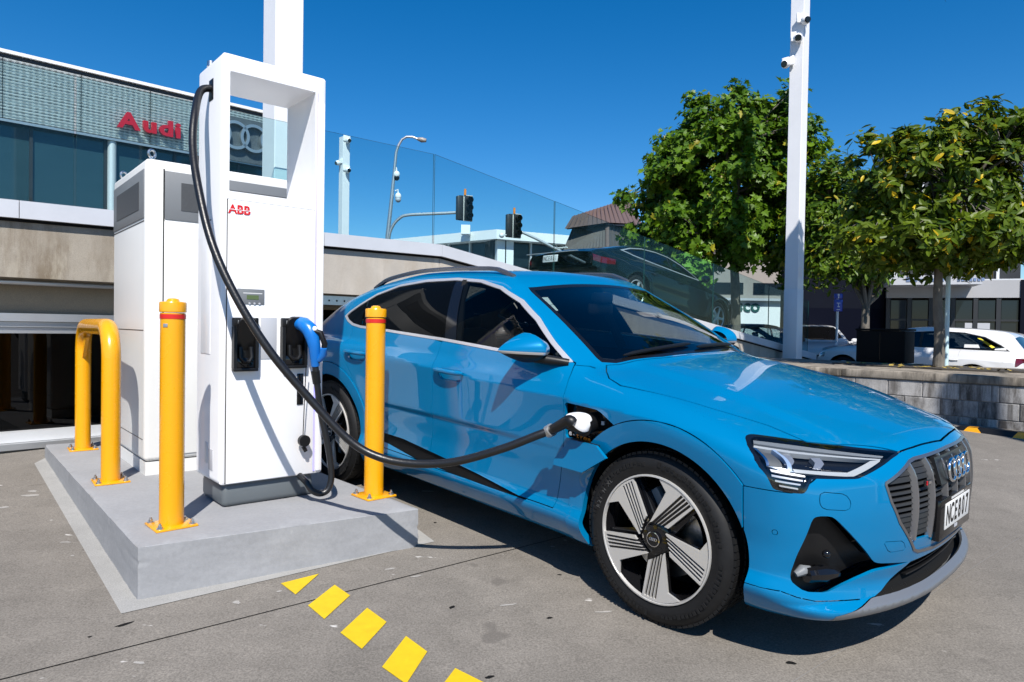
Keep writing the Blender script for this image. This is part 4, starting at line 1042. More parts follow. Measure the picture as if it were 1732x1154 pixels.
# small bright shrub behind the ramp car
t4b = at_y(1158, 470, 19.0)
tree('leafy_shrub', 'small bright green bush showing between the dark car and the big tree', 'shrub', Vector((t4b.x, t4b.y, gz(t4b.x, t4b.y))),
     [(0, 0, 0), (0, 0, 1.4), (0, 0, 2.2)], [(0, 0, t4b.z - gz(t4b.x, t4b.y) + .1, .62, .6, .55)], 40, 900, .16, LOBED, ((.09, .22, .03), (.14, .30, .04), (.2, .3, .03), .02), clump_r=.25, tr=.05, group='low planting')

# ================================================================== CAR BODIES: a smooth solid, meshed, then cut into panels
def pchip(xs,ys):
    xs=np.array(xs,float);ys=np.array(ys,float)
    h=np.diff(xs);d=np.diff(ys)/h
    m=np.zeros_like(xs)
    for i in range(1,len(xs)-1):
        if d[i-1]*d[i]>0:
            w1=2*h[i]+h[i-1];w2=h[i]+2*h[i-1];m[i]=(w1+w2)/(w1/d[i-1]+w2/d[i])
    m[0]=d[0];m[-1]=d[-1]
    def f(x):
        x=np.clip(x,xs[0],xs[-1]);i=np.clip(np.searchsorted(xs,x)-1,0,len(xs)-2)
        t=(x-xs[i])/h[i];t2=t*t;t3=t2*t
        return (2*t3-3*t2+1)*ys[i]+(t3-2*t2+t)*h[i]*m[i]+(-2*t3+3*t2)*ys[i+1]+(t3-t2)*h[i]*m[i+1]
    return f
def smax(a,b,k):
    h=np.maximum(k-np.abs(a-b),0)/k
    return np.maximum(a,b)+h*h*k*.25
def smin(a,b,k): return -smax(-a,-b,k)
def sstep(a,b,x):
    t=np.clip((x-a)/(b-a),0,1); return t*t*(3-2*t)
def suv():
    zc=pchip([-4,-3.4,-2.93,-2.15,-1.61,-.52,0,.5,.9],[1.12,1.12,1.10,1.03,.985,.94,.92,.87,.82])
    zb=pchip([-4,-3.4,-2.6,-1.65,-1.19,-.56,0,.5,.9],[1.24,1.23,1.185,1.155,1.133,1.11,1.07,1.0,.93])
    P1=pchip([0,.08,.2,.3,.42,.58,.8,1],[.845,.905,.950,.923,.920,.930,.945,.962])
    P2=pchip([0,.3,.65,1,1.6],[.962,.938,.904,.875,.78])
    Wx=pchip([-4,-3.8,-3.4,-2.95,-2.4,-1.5,-.5,0,.4,.62,.9],[-.2,-.12,-.04,.003,-.005,-.014,-.006,.004,.0,-.03,-.10])
    def S(x,z):
        c=zc(x);b=zb(x)
        t=(z-.2)/(c-.2);u=(z-c)/(b-c)
        s=np.where(t<1,P1(np.minimum(t,1)),P2(np.clip(u,0,1.6)))
        s=s+Wx(x)
        for ax in (0.015,-2.91):
            r=np.hypot(x-ax,(z-.392))
            s=s+.016*np.exp(-((r-.47)/.15)**2)*(z<1.2)
        return s
    Tc=pchip([-4,-3.9,-3.6,-.7,-.5,-.3,0,.3,.6,.75,.84,.90],[1.08,1.12,1.14,1.14,1.122,1.10,1.052,.998,.935,.897,.868,.835])
    def T(x,y):
        ay=np.abs(y)
        bulge=.012*sstep(.62,.50,ay)*sstep(.8,.3,x)
        return Tc(x)-(.075+.085*sstep(.0,.8,x))*ay**2+bulge
    x0=pchip([.15,.2,.24,.27,.30,.34,.40,.5,.62,.74,.82,.88,.95,1.0],[.76,.84,.895,.905,.87,.862,.88,.90,.905,.893,.865,.83,.76,.68])
    def Fr(y,z):
        ay=np.abs(y); return x0(z)-(.36-.06*sstep(.42,.3,z))*ay**2.5
    xr=pchip([.2,.35,.5,.8,1.0,1.1,1.2,1.3],[-3.80,-3.90,-3.95,-3.96,-3.92,-3.97,-3.93,-3.8])
    def Re(y,z): return xr(z)+.28*np.abs(y)**2.6
    Rc=pchip([-3.98,-3.88,-3.7,-3.4,-3.2,-3.0,-2.6,-2.2,-1.9,-1.55,-1.35,-1.22,-1.1,-.9,-.6,-.34,-.1,.3],[1.08,1.10,1.15,1.275,1.375,1.455,1.555,1.606,1.613,1.606,1.585,1.546,1.492,1.405,1.25,1.10,.97,.4])
    Cz=pchip([1.0,1.13,1.3,1.43,1.52,1.60],[.925,.885,.812,.733,.668,.60])
    Cx=pchip([-4,-3.6,-3.2,-2.7,-2.0,-1.2,-.6,-.2],[-.20,-.135,-.07,-.025,.0,.0,-.02,-.05])
    def F(x,y,z):
        ay=np.abs(y)
        low=smax(smax(smax(ay-S(x,z),z-T(x,y),.10),x-Fr(y,z),.09),Re(y,z)-x,.10)
        low=smax(low,.205+.015*sstep(-1,-2.2,x)+.022*sstep(.45,.8,x)-z,.03)
        w=(.13*(ay/.78)**2.2)
        xs=x+w*sstep(-1.6,-.9,x)
        roof=(z-(Rc(xs)-.075*ay**2))*.85
        cab=smax((ay-(Cz(z)+Cx(x)))*.92,roof,.09)
        cab=smax(cab,.7-z,.02)
        return smin(low,cab,.035)
    return F
def grad(F,P,e=1e-3):
    g=[]
    for i in range(3):
        d=np.zeros(3);d[i]=e
        g.append(F(*(P+d).T)-F(*(P-d).T))
    return np.stack(g,1)/(2*e)
def surfnet(F,lo,hi,h):
    n=[int(np.ceil((b-a)/h))+1 for a,b in zip(lo,hi)]
    ax=[a+h*np.arange(k) for a,k in zip(lo,n)]
    X=ax[0][:,None,None];Y=ax[1][None,:,None];Z=ax[2][None,None,:]
    V=np.broadcast_to(F(X,Y,Z),n)
    s=V<0
    # cells with sign change
    c=np.zeros([k-1 for k in n],int)
    for i in (0,1):
        for j in (0,1):
            for k in (0,1): c+=s[i:n[0]-1+i,j:n[1]-1+j,k:n[2]-1+k]
    act=(c>0)&(c<8)
    idx=-np.ones(act.shape,int); I=np.argwhere(act); idx[act]=np.arange(len(I))
    acc=np.zeros((len(I),3));cnt=np.zeros(len(I))
    cor=[(i,j,k) for i in (0,1) for j in (0,1) for k in (0,1)]
    for a in range(8):
        for b in range(a+1,8):
            d=np.array(cor[b])-np.array(cor[a])
            if np.abs(d).sum()!=1: continue
            va=V[tuple((I+cor[a]).T)];vb=V[tuple((I+cor[b]).T)]
            m=(va<0)!=(vb<0)
            t=va[m]/(va[m]-vb[m])
            acc[m]+=np.array(cor[a])+t[:,None]*d;cnt[m]+=1
    P=np.array(lo)+h*(I+acc/cnt[:,None])
    quads=[]
    for a in range(3):
        b,cc=(a+1)%3,(a+2)%3
        sl0=[slice(1,-1)]*3;sl1=[slice(1,-1)]*3
        sl0=[slice(1,n[i]-1) for i in range(3)];sl0[a]=slice(0,n[a]-1)
        sl1=list(sl0);sl1[a]=slice(1,n[a])
        s0=s[tuple(sl0)];s1=s[tuple(sl1)]
        E=np.argwhere(s0!=s1); fl=s0[s0!=s1]
        off=np.ones(3,int);off[a]=0
        E=E+off
        q=[]
        for (u,v) in ((-1,-1),(0,-1),(0,0),(-1,0)):
            e=E.copy();e[:,b]+=u;e[:,cc]+=v
            q.append(idx[tuple(e.T)])
        q=np.stack(q,1);q[~fl]=q[~fl][:,::-1]
        quads.append(q)
    Q=np.concatenate(quads)
    Q=Q[(Q>=0).all(1)]
    return P,Q
def project(F,P,it=4,mx=.01):
    for _ in range(it):
        g=grad(F,P);v=F(*P.T)
        st=-(v/np.maximum((g*g).sum(1),.05))[:,None]*g
        l=np.linalg.norm(st,axis=1,keepdims=True);st*=np.minimum(1,mx/np.maximum(l,1e-9))
        P=P+st
    return P
class Surf:
    def __init__(s, P, N, T, C=None):
        s.P, s.N, s.T = P, N, T; s.C = np.zeros(len(P), bool) if C is None else C
    def compact(s):
        u, inv = np.unique(s.T, return_inverse=True); return Surf(s.P[u], s.N[u], inv.reshape(s.T.shape), s.C[u])
    def mask(s, m): return Surf(s.P, s.N, s.T[m], s.C).compact()
    def moved(s, d): return Surf(s.P + s.N * d, s.N, s.T, s.C)
def make_surf(F, lo, hi, h):
    P, Q = surfnet(F, lo, hi, h); P = project(F, P); N = grad(F, P); N /= np.linalg.norm(N, axis=1, keepdims=True)
    d1 = ((P[Q[:, 0]] - P[Q[:, 2]]) ** 2).sum(1); d2 = ((P[Q[:, 1]] - P[Q[:, 3]]) ** 2).sum(1)
    a = d1 <= d2
    T = np.concatenate([Q[a][:, [0, 1, 2]], Q[a][:, [0, 2, 3]], Q[~a][:, [0, 1, 3]], Q[~a][:, [1, 2, 3]]])
    return Surf(P, N, T)
def refine(S, phif, band=.004, levels=2):
    for _ in range(levels):
        ph = phif(S.P)[S.T]; m = (ph.min(1) <= band) & (ph.max(1) >= -band)
        if not m.any(): return S
        T = S.T[m]; e = np.concatenate([T[:, [0, 1]], T[:, [1, 2]], T[:, [2, 0]]]); e = np.sort(e, 1); n = len(S.P)
        key = e[:, 0] * n + e[:, 1]; u, inv = np.unique(key, return_inverse=True); a, b = u // n, u % n
        NP = (S.P[a] + S.P[b]) / 2; NN = S.N[a] + S.N[b]; NN /= np.linalg.norm(NN, axis=1, keepdims=True)
        k = len(T); ab, bc, ca = inv[:k] + n, inv[k:2 * k] + n, inv[2 * k:] + n
        T2 = np.concatenate([np.stack([T[:, 0], ab, ca], 1), np.stack([ab, T[:, 1], bc], 1), np.stack([ca, bc, T[:, 2]], 1), np.stack([ab, bc, ca], 1)])
        S = Surf(np.concatenate([S.P, NP]), np.concatenate([S.N, NN]), np.concatenate([S.T[~m], T2]), np.concatenate([S.C, S.C[a] & S.C[b]]))
    return S
def split(S, phi):
    s = phi < 0; c = s[S.T].sum(1); n = len(S.P)
    Tin, Tout = [S.T[c == 3]], [S.T[c == 0]]
    NP, NN = [S.P], [S.N]; base = n
    T = S.T[(c == 1) | (c == 2)]; cc = c[(c == 1) | (c == 2)]
    if len(T):
        sg = s[T]; odd_in = cc == 1
        oi = np.where(odd_in, np.argmax(sg, 1), np.argmin(sg, 1)); r = np.arange(len(T))
        a, b, d = T[r, oi], T[r, (oi + 1) % 3], T[r, (oi + 2) % 3]
        e = np.concatenate([np.stack([a, b], 1), np.stack([a, d], 1)]); es = np.sort(e, 1); key = es[:, 0] * n + es[:, 1]
        u, inv = np.unique(key, return_inverse=True); i0, i1 = u // n, u % n
        t = (phi[i0] / (phi[i0] - phi[i1]))[:, None]
        NP.append(S.P[i0] * (1 - t) + S.P[i1] * t); q = S.N[i0] * (1 - t) + S.N[i1] * t; NN.append(q / np.linalg.norm(q, axis=1, keepdims=True))
        k = len(T); ab, ad = inv[:k] + n, inv[k:] + n
        tri = np.stack([a, ab, ad], 1); q1 = np.stack([ab, b, d], 1); q2 = np.stack([ab, d, ad], 1)
        Tin += [tri[odd_in], q1[~odd_in], q2[~odd_in]]; Tout += [tri[~odd_in], q1[odd_in], q2[odd_in]]
        C = np.concatenate([S.C, np.ones(len(u), bool)])
    else: C = S.C
    P, N = np.concatenate(NP), np.concatenate(NN)
    return Surf(P, N, np.concatenate(Tin), C).compact(), Surf(P, N, np.concatenate(Tout), C).compact()
def cut(S, phif, gap=0.0, levels=2):
    S = refine(S, phif, gap + .003, levels)
    ph = phif(S.P); a, _ = split(S, ph + gap); _, b = split(S, ph - gap) if gap else (None, _)
    return a, b
def sdpoly(U, V, poly):
    p = np.array(poly, float); d = np.full(U.shape, 1e9); ins = np.zeros(U.shape, bool)
    lo, hi = p.min(0) - .15, p.max(0) + .15
    m = (U > lo[0]) & (U < hi[0]) & (V > lo[1]) & (V < hi[1]); u, v = U[m], V[m]; dd = np.full(u.shape, 1e9); ii = np.zeros(u.shape, bool)
    for i in range(len(p)):
        a, b = p[i], p[(i + 1) % len(p)]; e = b - a; L = max((e * e).sum(), 1e-12)
        t = np.clip(((u - a[0]) * e[0] + (v - a[1]) * e[1]) / L, 0, 1)
        dd = np.minimum(dd, (u - a[0] - t * e[0]) ** 2 + (v - a[1] - t * e[1]) ** 2)
        cnd = (a[1] > v) != (b[1] > v)
        with np.errstate(divide='ignore', invalid='ignore'):
            xx = a[0] + (v - a[1]) * e[0] / (e[1] if abs(e[1]) > 1e-12 else 1e-12)
        ii ^= cnd & (u < xx)
    d[m] = np.sqrt(dd); ins[m] = ii; d = np.minimum(d, .15)
    return np.where(ins, -d, d)
def sdline(U, V, pl):
    p = np.array(pl, float); d = np.full(U.shape, 1e9)
    for a, b in zip(p[:-1], p[1:]):
        e = b - a; t = np.clip(((U - a[0]) * e[0] + (V - a[1]) * e[1]) / (e * e).sum(), 0, 1)
        d = np.minimum(d, np.hypot(U - a[0] - t * e[0], V - a[1] - t * e[1]))
    return d
def rnd(poly, it=2, r=.25):
    p = [np.array(q, float) for q in poly]
    for _ in range(it):
        o = []
        for i in range(len(p)):
            a, b = p[i], p[(i + 1) % len(p)]; L = np.linalg.norm(b - a); t = min(r, .012 / max(L, 1e-6)) if it == 1 else min(r, .02 / max(L, 1e-6))
            o += [a + (b - a) * t, b - (b - a) * t]
        p = o
    return p
def side(poly, ymin=.45, zmin=None, xr=None):
    def f(P):
        d = sdpoly(P[:, 0], P[:, 2], poly); d = np.maximum(d, ymin - np.abs(P[:, 1])); return d
    return f
def front(poly, xmin=.25):
    return lambda P: np.maximum(sdpoly(np.abs(P[:, 1]), P[:, 2], poly), xmin - P[:, 0])
def rear(poly, xmax=-3.0):
    return lambda P: np.maximum(sdpoly(np.abs(P[:, 1]), P[:, 2], poly), P[:, 0] - xmax)
def plan(poly, zmin=.7):
    return lambda P: np.maximum(sdpoly(P[:, 0], np.abs(P[:, 1]), poly), zmin - P[:, 2])
def flange(S, depth):
    T = S.T; n = len(S.P)
    e = np.concatenate([T[:, [0, 1]], T[:, [1, 2]], T[:, [2, 0]]]); k = e[:, 0] * n + e[:, 1]; rk = e[:, 1] * n + e[:, 0]
    m = ~np.isin(k, rk) & S.C[e[:, 0]] & S.C[e[:, 1]]; e = e[m]
    if not len(e): return S.P, S.N, T
    a, b = e[:, 0], e[:, 1]; p0, p1 = S.P[a], S.P[b]; nn = np.cross(p1 - p0, S.N[a]); l = np.linalg.norm(nn, axis=1, keepdims=True); nn = nn / np.maximum(l, 1e-9)
    q = len(e); V = np.concatenate([p0, p1, p0 - S.N[a] * depth, p1 - S.N[b] * depth]); i = np.arange(q)
    F = np.concatenate([np.stack([i + q, i, i + 2 * q], 1), np.stack([i + q, i + 2 * q, i + 3 * q], 1)]) + n
    return np.concatenate([S.P, V]), np.concatenate([S.N, np.tile(nn, (4, 1))]), np.concatenate([T, F])
def panel(name, S, m, parent, depth=.012, off=0.0):
    if len(S.T) == 0: return None
    if off: S = S.moved(off)
    P, N, T = flange(S, depth) if depth else (S.P, S.N, S.T)
    return np_mesh(name, P, T, m, parent, N)
def two_sides(name, S, m, parent, depth=.012, off=0.0):
    cy = S.P[S.T].mean(1)[:, 1]
    return [panel(name, S.mask(c), m, parent, depth, off) for c in (cy < 0, cy >= 0) if c.any()]

def paint(name, col, metal=.0, rough=.38, spec=.15):
    m = mat(name, col, rough, metal=metal, coat=1.0, coatr=.015, spec=spec); m.node_tree.nodes['Principled BSDF'].inputs['Coat IOR'].default_value = 1.42; return m
M_GLASS_F = glass('car_glass_clear', (.42, .46, .46), .45, ior=1.52)
M_GLASS_W = glass('car_windscreen', (.60, .67, .67), 1.0, ior=1.75)
M_GLASS_P = mat('car_glass_privacy', (.002, .0025, .003), .015, spec=.05)
M_GLASS_B = glass('car_glass_tinted', (.22, .26, .27), 1.0, ior=1.52)
M_SEAT = mat('seat_fabric', (.012, .012, .013), .85, spec=.2); M_TRIM = mat('cabin_trim', (.02, .021, .023), .7)
M_RED = mat('tail_lens_red', (.10, .002, .004), .08, coat=1); M_LAMP = mat('lamp_silver', (.5, .5, .52), .18, metal=.7)
M_LENSGL = glass('lamp_cover', (.93, .95, .96), 1.0, ior=1.5)
M_DRL = mat('light_guide', (.36, .37, .38), .25, coat=.4); M_DRLB = mat('light_guide_blue', (.24, .32, .46), .25, coat=.6)

# ------------------------------------------------------------------ wheels
def wheel_mesh(style, R=.386, rimR=.283, tw=.255):
    """returns list of (name, MB, material, children) in wheel coords: x,y in the wheel plane, +z outward; outer face of tyre at z=0"""
    out = []
    ty = MB(); b = .012
    ty.lathe([(rimR - .004, -.018), (rimR + .006, -.004), (rimR + .03, .002), (R - .055, .004), (R - .03, -.006), (R - .012, -.022), (R - .003, -.045), (R - .006, -.06), (R - .006, -tw + .05), (R - .015, -tw + .02), (rimR, -tw + .01)], 72)
    out.append(('tyre', ty, MT['tyre']))
    return out
def build_wheel(parent, c, sgn, style='blade', R=.386, rimR=.283, tw=.255, detail=True, name='wheel', steer=0.0):
    """c: centre on the tyre's outer face; sgn -1 right side (-y), +1 left side"""
    X = Vector((1, 0, 0)) if sgn < 0 else Vector((-1, 0, 0)); Z = Vector((0, sgn, 0)); Y = Vector((0, 0, 1))
    if sgn < 0: pass
    M = frame(Vector(c), X, Y, Z)
    if steer: M = Matrix.Translation(Vector(c)) @ Matrix.Rotation(steer, 4, 'Z') @ Matrix.Translation(-Vector(c)) @ M
    w = wheel_mesh(style, R, rimR, tw)[0][1].build(name, MT['tyre'], parent, M, sharp=40)
    if detail:
        tr = MB(); n = 78
        for k in range(n):
            a = 2 * PI * k / n; Mk = Matrix.Rotation(a, 4, 'Z')
            tr.box(R - .016, R - .001, -.0125, .0125, -.052, -.022, M=Mk @ Matrix.Rotation(.0, 4, 'Z'))
            for z0 in (-.10, -.155, -.205): tr.box(R - .012, R + .0, -.013, .012, z0 - .035, z0, M=Mk @ Matrix.Rotation(.04, 4, 'Z'))
        tr.build('tread', MT['tyre'], w, sharp=None, kind='stuff')
        # raised lettering and ribs on the sidewall
        sw = MB(); rs_ = random.Random(3)
        for k in range(96):
            a = 2 * PI * k / 96
            if k % 24 in (0, 1, 2): continue
            h = rs_.uniform(.010, .024); r0 = R - .052 + rs_.uniform(-.004, .004)
            sw.box(r0 - h / 2, r0 + h / 2, -rs_.uniform(.004, .010), rs_.uniform(.004, .009), .002, .0062, M=Matrix.Rotation(a, 4, 'Z'))
        sw.build('sidewall_blocks', MT['tyre'], w, sharp=None, kind='stuff')
        LM = mat('tyre_lettering', (.06, .06, .06), .6)
        for txt_, a0, dirn in (('R21 H XL', 2.90, -1),):
            for i, ch in enumerate(txt_):
                if ch == ' ': continue
                a = a0 + dirn * i * .068; r_ = rimR + .036
                text_obj('tyre_letter', ch, .030, .0008, LM, w, Matrix.Translation((r_ * math.cos(a), r_ * math.sin(a), .0045)) @ Matrix.Rotation(a - PI / 2, 4, 'Z'))
    bar = MB(); bar.lathe([(rimR - .006, -.012), (rimR - .012, -.03), (rimR - .03, -.06), (rimR - .035, -tw + .02)], 48); bar.build('rim_barrel', MT['black_gloss'], w)
    MB().cyl((0, 0, -.11), (0, 0, -.10), rimR * .66, n=40).build('brake_disc', MT['steel'], w)
    MB().box(rimR * .35, rimR * .70, -.09, .09, -.125, -.075, .01, M=Matrix.Rotation(2.2, 4, 'Z')).build('brake_caliper', MT['grey_panel'], w)
    MB().cyl((0, 0, -tw + .02), (0, 0, -tw + .03), rimR, n=40).build('wheel_back', MT['black_matt'], w)
    if style == 'blade':
        SIL = MT['rim_silver']; r = rimR
        MB().lathe([(r + .002, -.006), (r + .001, .003), (r - .0055, .004), (r - .010, -.010)], 72).build('rim_ring', SIL, w)
        ang0 = math.atan2(-.915, -.165); ang1 = math.atan2(-.89, .55)
        arc = [(.965 * math.cos(a), .965 * math.sin(a)) for a in np.linspace(ang1, ang0, 8)]
        A_, B_, E_2 = (.208, -.164), (.301, -.76), (-.071, -.364)
        poly = [A_, B_] + arc + [E_2]
        poly = [(x * r, y * r) for x, y in poly]
        for k in range(5):
            Mk = Matrix.Rotation(2 * PI * k / 5, 4, 'Z')
            # blade with slots cut as recesses between ribs: base dark blade, silver strips on top
            bl = MB(); bl.prism(poly, -.030, -.010, M=Mk); o = bl.build('blade_core', MT['black_gloss'], w, sharp=30)
            q = MB()
            def lerp(a, b, t): return (a[0] + (b[0] - a[0]) * t, a[1] + (b[1] - a[1]) * t)
            D_ = (-.165, -.945); C_ = (.57, -.80)
            # solid part: between slot 4 and the trailing edge
            s_up = [(-.075, -.352), (.010, -.318), (.066, -.28), (.122, -.243), (.165, -.205)]
            s_lo = [(-.170, -.945), (-.112, -.953), (-.054, -.958), (.006, -.961), (.070, -.959)]
            g = .021
            for j in range(4):
                u0, u1, l0, l1 = s_up[j], s_up[j + 1], s_lo[j], s_lo[j + 1]
                pl_ = [(u0[0] + (g if j else 0), u0[1]), (u1[0] - g, u1[1]), (l1[0] - g, l1[1]), (l0[0] + (g if j else 0), l0[1])]
                q.prism([(x * r, y * r) for x, y in pl_], -.012, .0, M=Mk)
            arc2 = [(.965 * math.cos(a), .965 * math.sin(a)) for a in np.linspace(ang1, math.atan2(-.961, .075), 7)]
            pl_ = [(.165 + g, -.205), A_, B_] + arc2 + [(.07 + g, -.959)]
            q.prism([(x * r, y * r) for x, y in pl_], -.012, .0, M=Mk)
            arc3 = [(.968 * math.cos(a), .968 * math.sin(a)) for a in np.linspace(math.atan2(-.9, .3), math.atan2(-.945, -.165), 7)]
            arc4 = [(.935 * math.cos(a), .935 * math.sin(a)) for a in np.linspace(math.atan2(-.945, -.165), math.atan2(-.9, .3), 7)]
            q.prism([(x * r, y * r) for x, y in arc3 + arc4], -.0119, -.0003, M=Mk)
            q.build('rim_blade', SIL, w, sharp=30)
            kk = MB(); kk.prism([(.02 * r, -.25 * r), (.20 * r, -.20 * r), (.62 * r, -.70 * r), (.52 * r, -.80 * r)], -.075, -.034, M=Mk @ Matrix.Rotation(.46, 4, 'Z')); kk.build('black_spoke', MT['black_gloss'], w, sharp=30)
            a = 2 * PI * k / 5 + .3; MB().cyl((.052 * math.cos(a), .052 * math.sin(a), -.03), (.052 * math.cos(a), .052 * math.sin(a), -.012), .011, n=6).build('wheel_bolt', MT['black_gloss'], w)
        MB().lathe([(0, -.014), (.060, -.014), (.078, -.022), (.085, -.05)], 32).build('hub', MT['black_gloss'], w)
        hc_ = MB(); hc_.lathe([(0, .0), (.030, -.001), (.0335, -.004), (.0335, -.014)], 32); hc_ = hc_.build('hub_cap', MT['black_gloss'], w)
        MB().lathe([(.0335, -.002), (.0335, .0005), (.0305, .0012), (.0305, -.002)], 32).build('cap_ring', MT['chrome'], hc_)
        for k in range(4):
            MB().lathe([(.0062 + .0013 * math.cos(t), .0010 + .0008 * math.sin(t)) for t in np.linspace(0, 2 * PI, 7)[:-1]], 18, Matrix.Translation(((k - 1.5) * .0088, 0, 0)), closed=True).build('cap_emblem_ring', MT['chrome'], hc_)
    else:
        MB().lathe([(rimR + .001, -.004), (rimR - .008, .002), (rimR - .02, -.015)], 40).build('rim_ring', MT['satin'], w)
        sp = MB()
        for k in range(10 if style == 'multi' else 5):
            Mk = Matrix.Rotation(2 * PI * k / (10 if style == 'multi' else 5), 4, 'Z'); hw_ = .012 if style == 'multi' else .026
            sp.box(.03, rimR - .008, -hw_, hw_, -.035, -.012, .004, M=Mk)
        sp.lathe([(0, -.008), (.05, -.01), (.065, -.03)], 20); sp.build('rim_spokes', MT['satin'] if style != 'dark' else MT['grey_panel'], w, sharp=30)
    return w
MT['rim_silver'] = mat('turned_aluminium', (.66, .645, .62), .34, metal=.55)

# ------------------------------------------------------------------ the blue electric car
FH = suv()
cO = Vector((1.32356, 3.6508, 0)); cO.z = GX * cO.x + GY * cO.y
cnm = Vector((-GX, -GY, 1)).normalized(); ca_ = -0.81988
cFw = Vector((math.cos(ca_), math.sin(ca_), 0)); cFw.z = GX * cFw.x + GY * cFw.y; cFw.normalize(); cLf = cnm.cross(cFw)
CARM = frame(cO, cFw, cLf, cnm); CARI = CARM.inverted()
def car_plane(px, py, axis, val):
    o = CARI @ CP; d = (CARI.to_3x3() @ ray(px, py)); t = (val - o[axis]) / d[axis]; return o + d * t
def car_hit(px, py):
    o = np.array(CARI @ CP); d = np.array((CARI.to_3x3() @ ray(px, py)).normalized())
    t = np.linspace(1.5, 9, 1500); v = FH(*(o + t[:, None] * d).T); i = int(np.argmax(v < 0)); a, b = t[i - 1], t[i]
    for _ in range(30):
        m = (a + b) / 2
        if FH(*(o + m * d)) < 0: b = m
        else: a = m
    return Vector(o + b * d)
def xsurf(y, z, lo=.2, hi=1.1):
    y, z = np.broadcast_arrays(np.asarray(y, float), np.asarray(z, float)); a = np.full(y.shape, lo); b = np.full(y.shape, hi)
    for _ in range(30):
        m = (a + b) / 2; ins = FH(m, y, z) < 0; a = np.where(ins, m, a); b = np.where(ins, b, m)
    return a
def zsurf(x, y, lo=.8, hi=1.8):
    x, y = np.broadcast_arrays(np.asarray(x, float), np.asarray(y, float)); a = np.full(y.shape, lo); b = np.full(y.shape, hi)
    for _ in range(30):
        m = (a + b) / 2; ins = FH(x, y, m) < 0; a = np.where(ins, m, a); b = np.where(ins, b, m)
    return a
def ysurf(x, z):
    x, z = np.broadcast_arrays(np.asarray(x, float), np.asarray(z, float)); a = np.full(x.shape, .3); b = np.full(x.shape, 1.1)
    for _ in range(30):
        m = (a + b) / 2; ins = FH(x, m, z) < 0; a = np.where(ins, m, a); b = np.where(ins, b, m)
    return a
car = thing('electric_car', 'bright blue electric coupe SUV plugged in at the open flap on its front wing', 'car', CARM)
PB = paint('blue_car_paint', (.0, .148, .328), metal=.06, rough=.34, spec=.04)
PBK = MT['black_gloss']
S = make_surf(FH, (-4.06, -1.06, .12), (1.0, 1.06, 1.70), .0145)
S_full = S
for ax in (.015, -2.91):
    _, S = cut(S, lambda P: np.maximum(np.maximum(np.hypot(P[:, 0] - ax, P[:, 2] - .392) - .432, .60 - np.abs(P[:, 1])), P[:, 2] - 1.0), 0, 2)
# --- glass areas
ws = [(-1.165, -.3), (-1.163, .0), (-1.166, .15), (-1.172, .35), (-1.182, .52), (-1.192, .585), (-1.15, .60), (-.56, .70), (-.52, .70), (-.478, .636), (-.41, .32), (-.398, .15), (-.394, 0), (-.394, -.3)]
A, S = cut(S, plan(ws, 1.0), .0)
wsphi = plan(ws, 1.0)
gl, fr_ = cut(A, lambda P: wsphi(P) + .030, 0)
wsc = panel('windscreen', gl, M_GLASS_W, car, 0, -.003); panel('windscreen_border', fr_, PBK, wsc, .004, -.002)
rw = [(-3.62, -.3), (-3.62, .45), (-3.50, .52), (-2.85, .50), (-2.76, .44), (-2.72, .2), (-2.71, -.3)]
A, S = cut(S, plan(rw, 1.0), .0); panel('rear_window', A, M_GLASS_B, car, .01, -.004)
dlo = [(-2.979, 1.251), (-2.931, 1.288), (-2.812, 1.350), (-2.643, 1.430), (-2.401, 1.497), (-2.103, 1.532), (-1.794, 1.544), (-1.532, 1.531), (-1.311, 1.490), (-1.106, 1.413), (-.932, 1.319), (-.757, 1.203), (-.604, 1.109), (-.63, 1.106), (-1.171, 1.131), (-1.639, 1.153), (-2.272, 1.172), (-2.665, 1.178), (-2.80, 1.190), (-2.90, 1.215)]
dphi = side(dlo, .45)
A, S = cut(S, dphi, 0.0)
G_, ch = cut(A, lambda P: dphi(P) + .0165, 0.0)
two_sides('window_trim', ch, MT['satin'], car, .012, .003)
def xline(b, t):                                           # signed side of a sloping line through (x,z) points: negative behind it
    def f(P): 
        xx = b[0] + (P[:, 2] - b[1]) * (t[0] - b[0]) / (t[1] - b[1]); return P[:, 0] - xx
    return f
rear_, rest_ = cut(G_, xline((-1.619, 1.163), (-1.787, 1.53)), 0.0)
pil, frg = cut(rest_, xline((-1.501, 1.149), (-1.687, 1.515)), 0.0)
qtr, rdg = cut(rear_, xline((-2.66, 1.18), (-2.74, 1.40)), .012)
two_sides('front_side_window', frg, M_GLASS_F, car, 0, -.004)
two_sides('pillar_cover', pil, PBK, car, .006, -.002)
two_sides('rear_side_window', rdg, M_GLASS_P, car, .006, -.004)
two_sides('quarter_window', qtr, M_GLASS_P, car, .006, -.004)
# --- hood
hood = [(-.380, -.3), (-.380, 0), (-.385, .15), (-.396, .32), (-.462, .636), (-.490, .70), (-.44, .76), (-.365, .831), (-.269, .862), (-.15, .848), (.153, .78), (.385, .703), (.540, .692), (.62, .615), (.789, .398), (.806, .28), (.822, .126), (.832, 0), (.832, -.3)]
hphi = plan(hood, .72)
A, S = cut(S, hphi, .0032)
panel('bonnet', A, PB, car, .016)
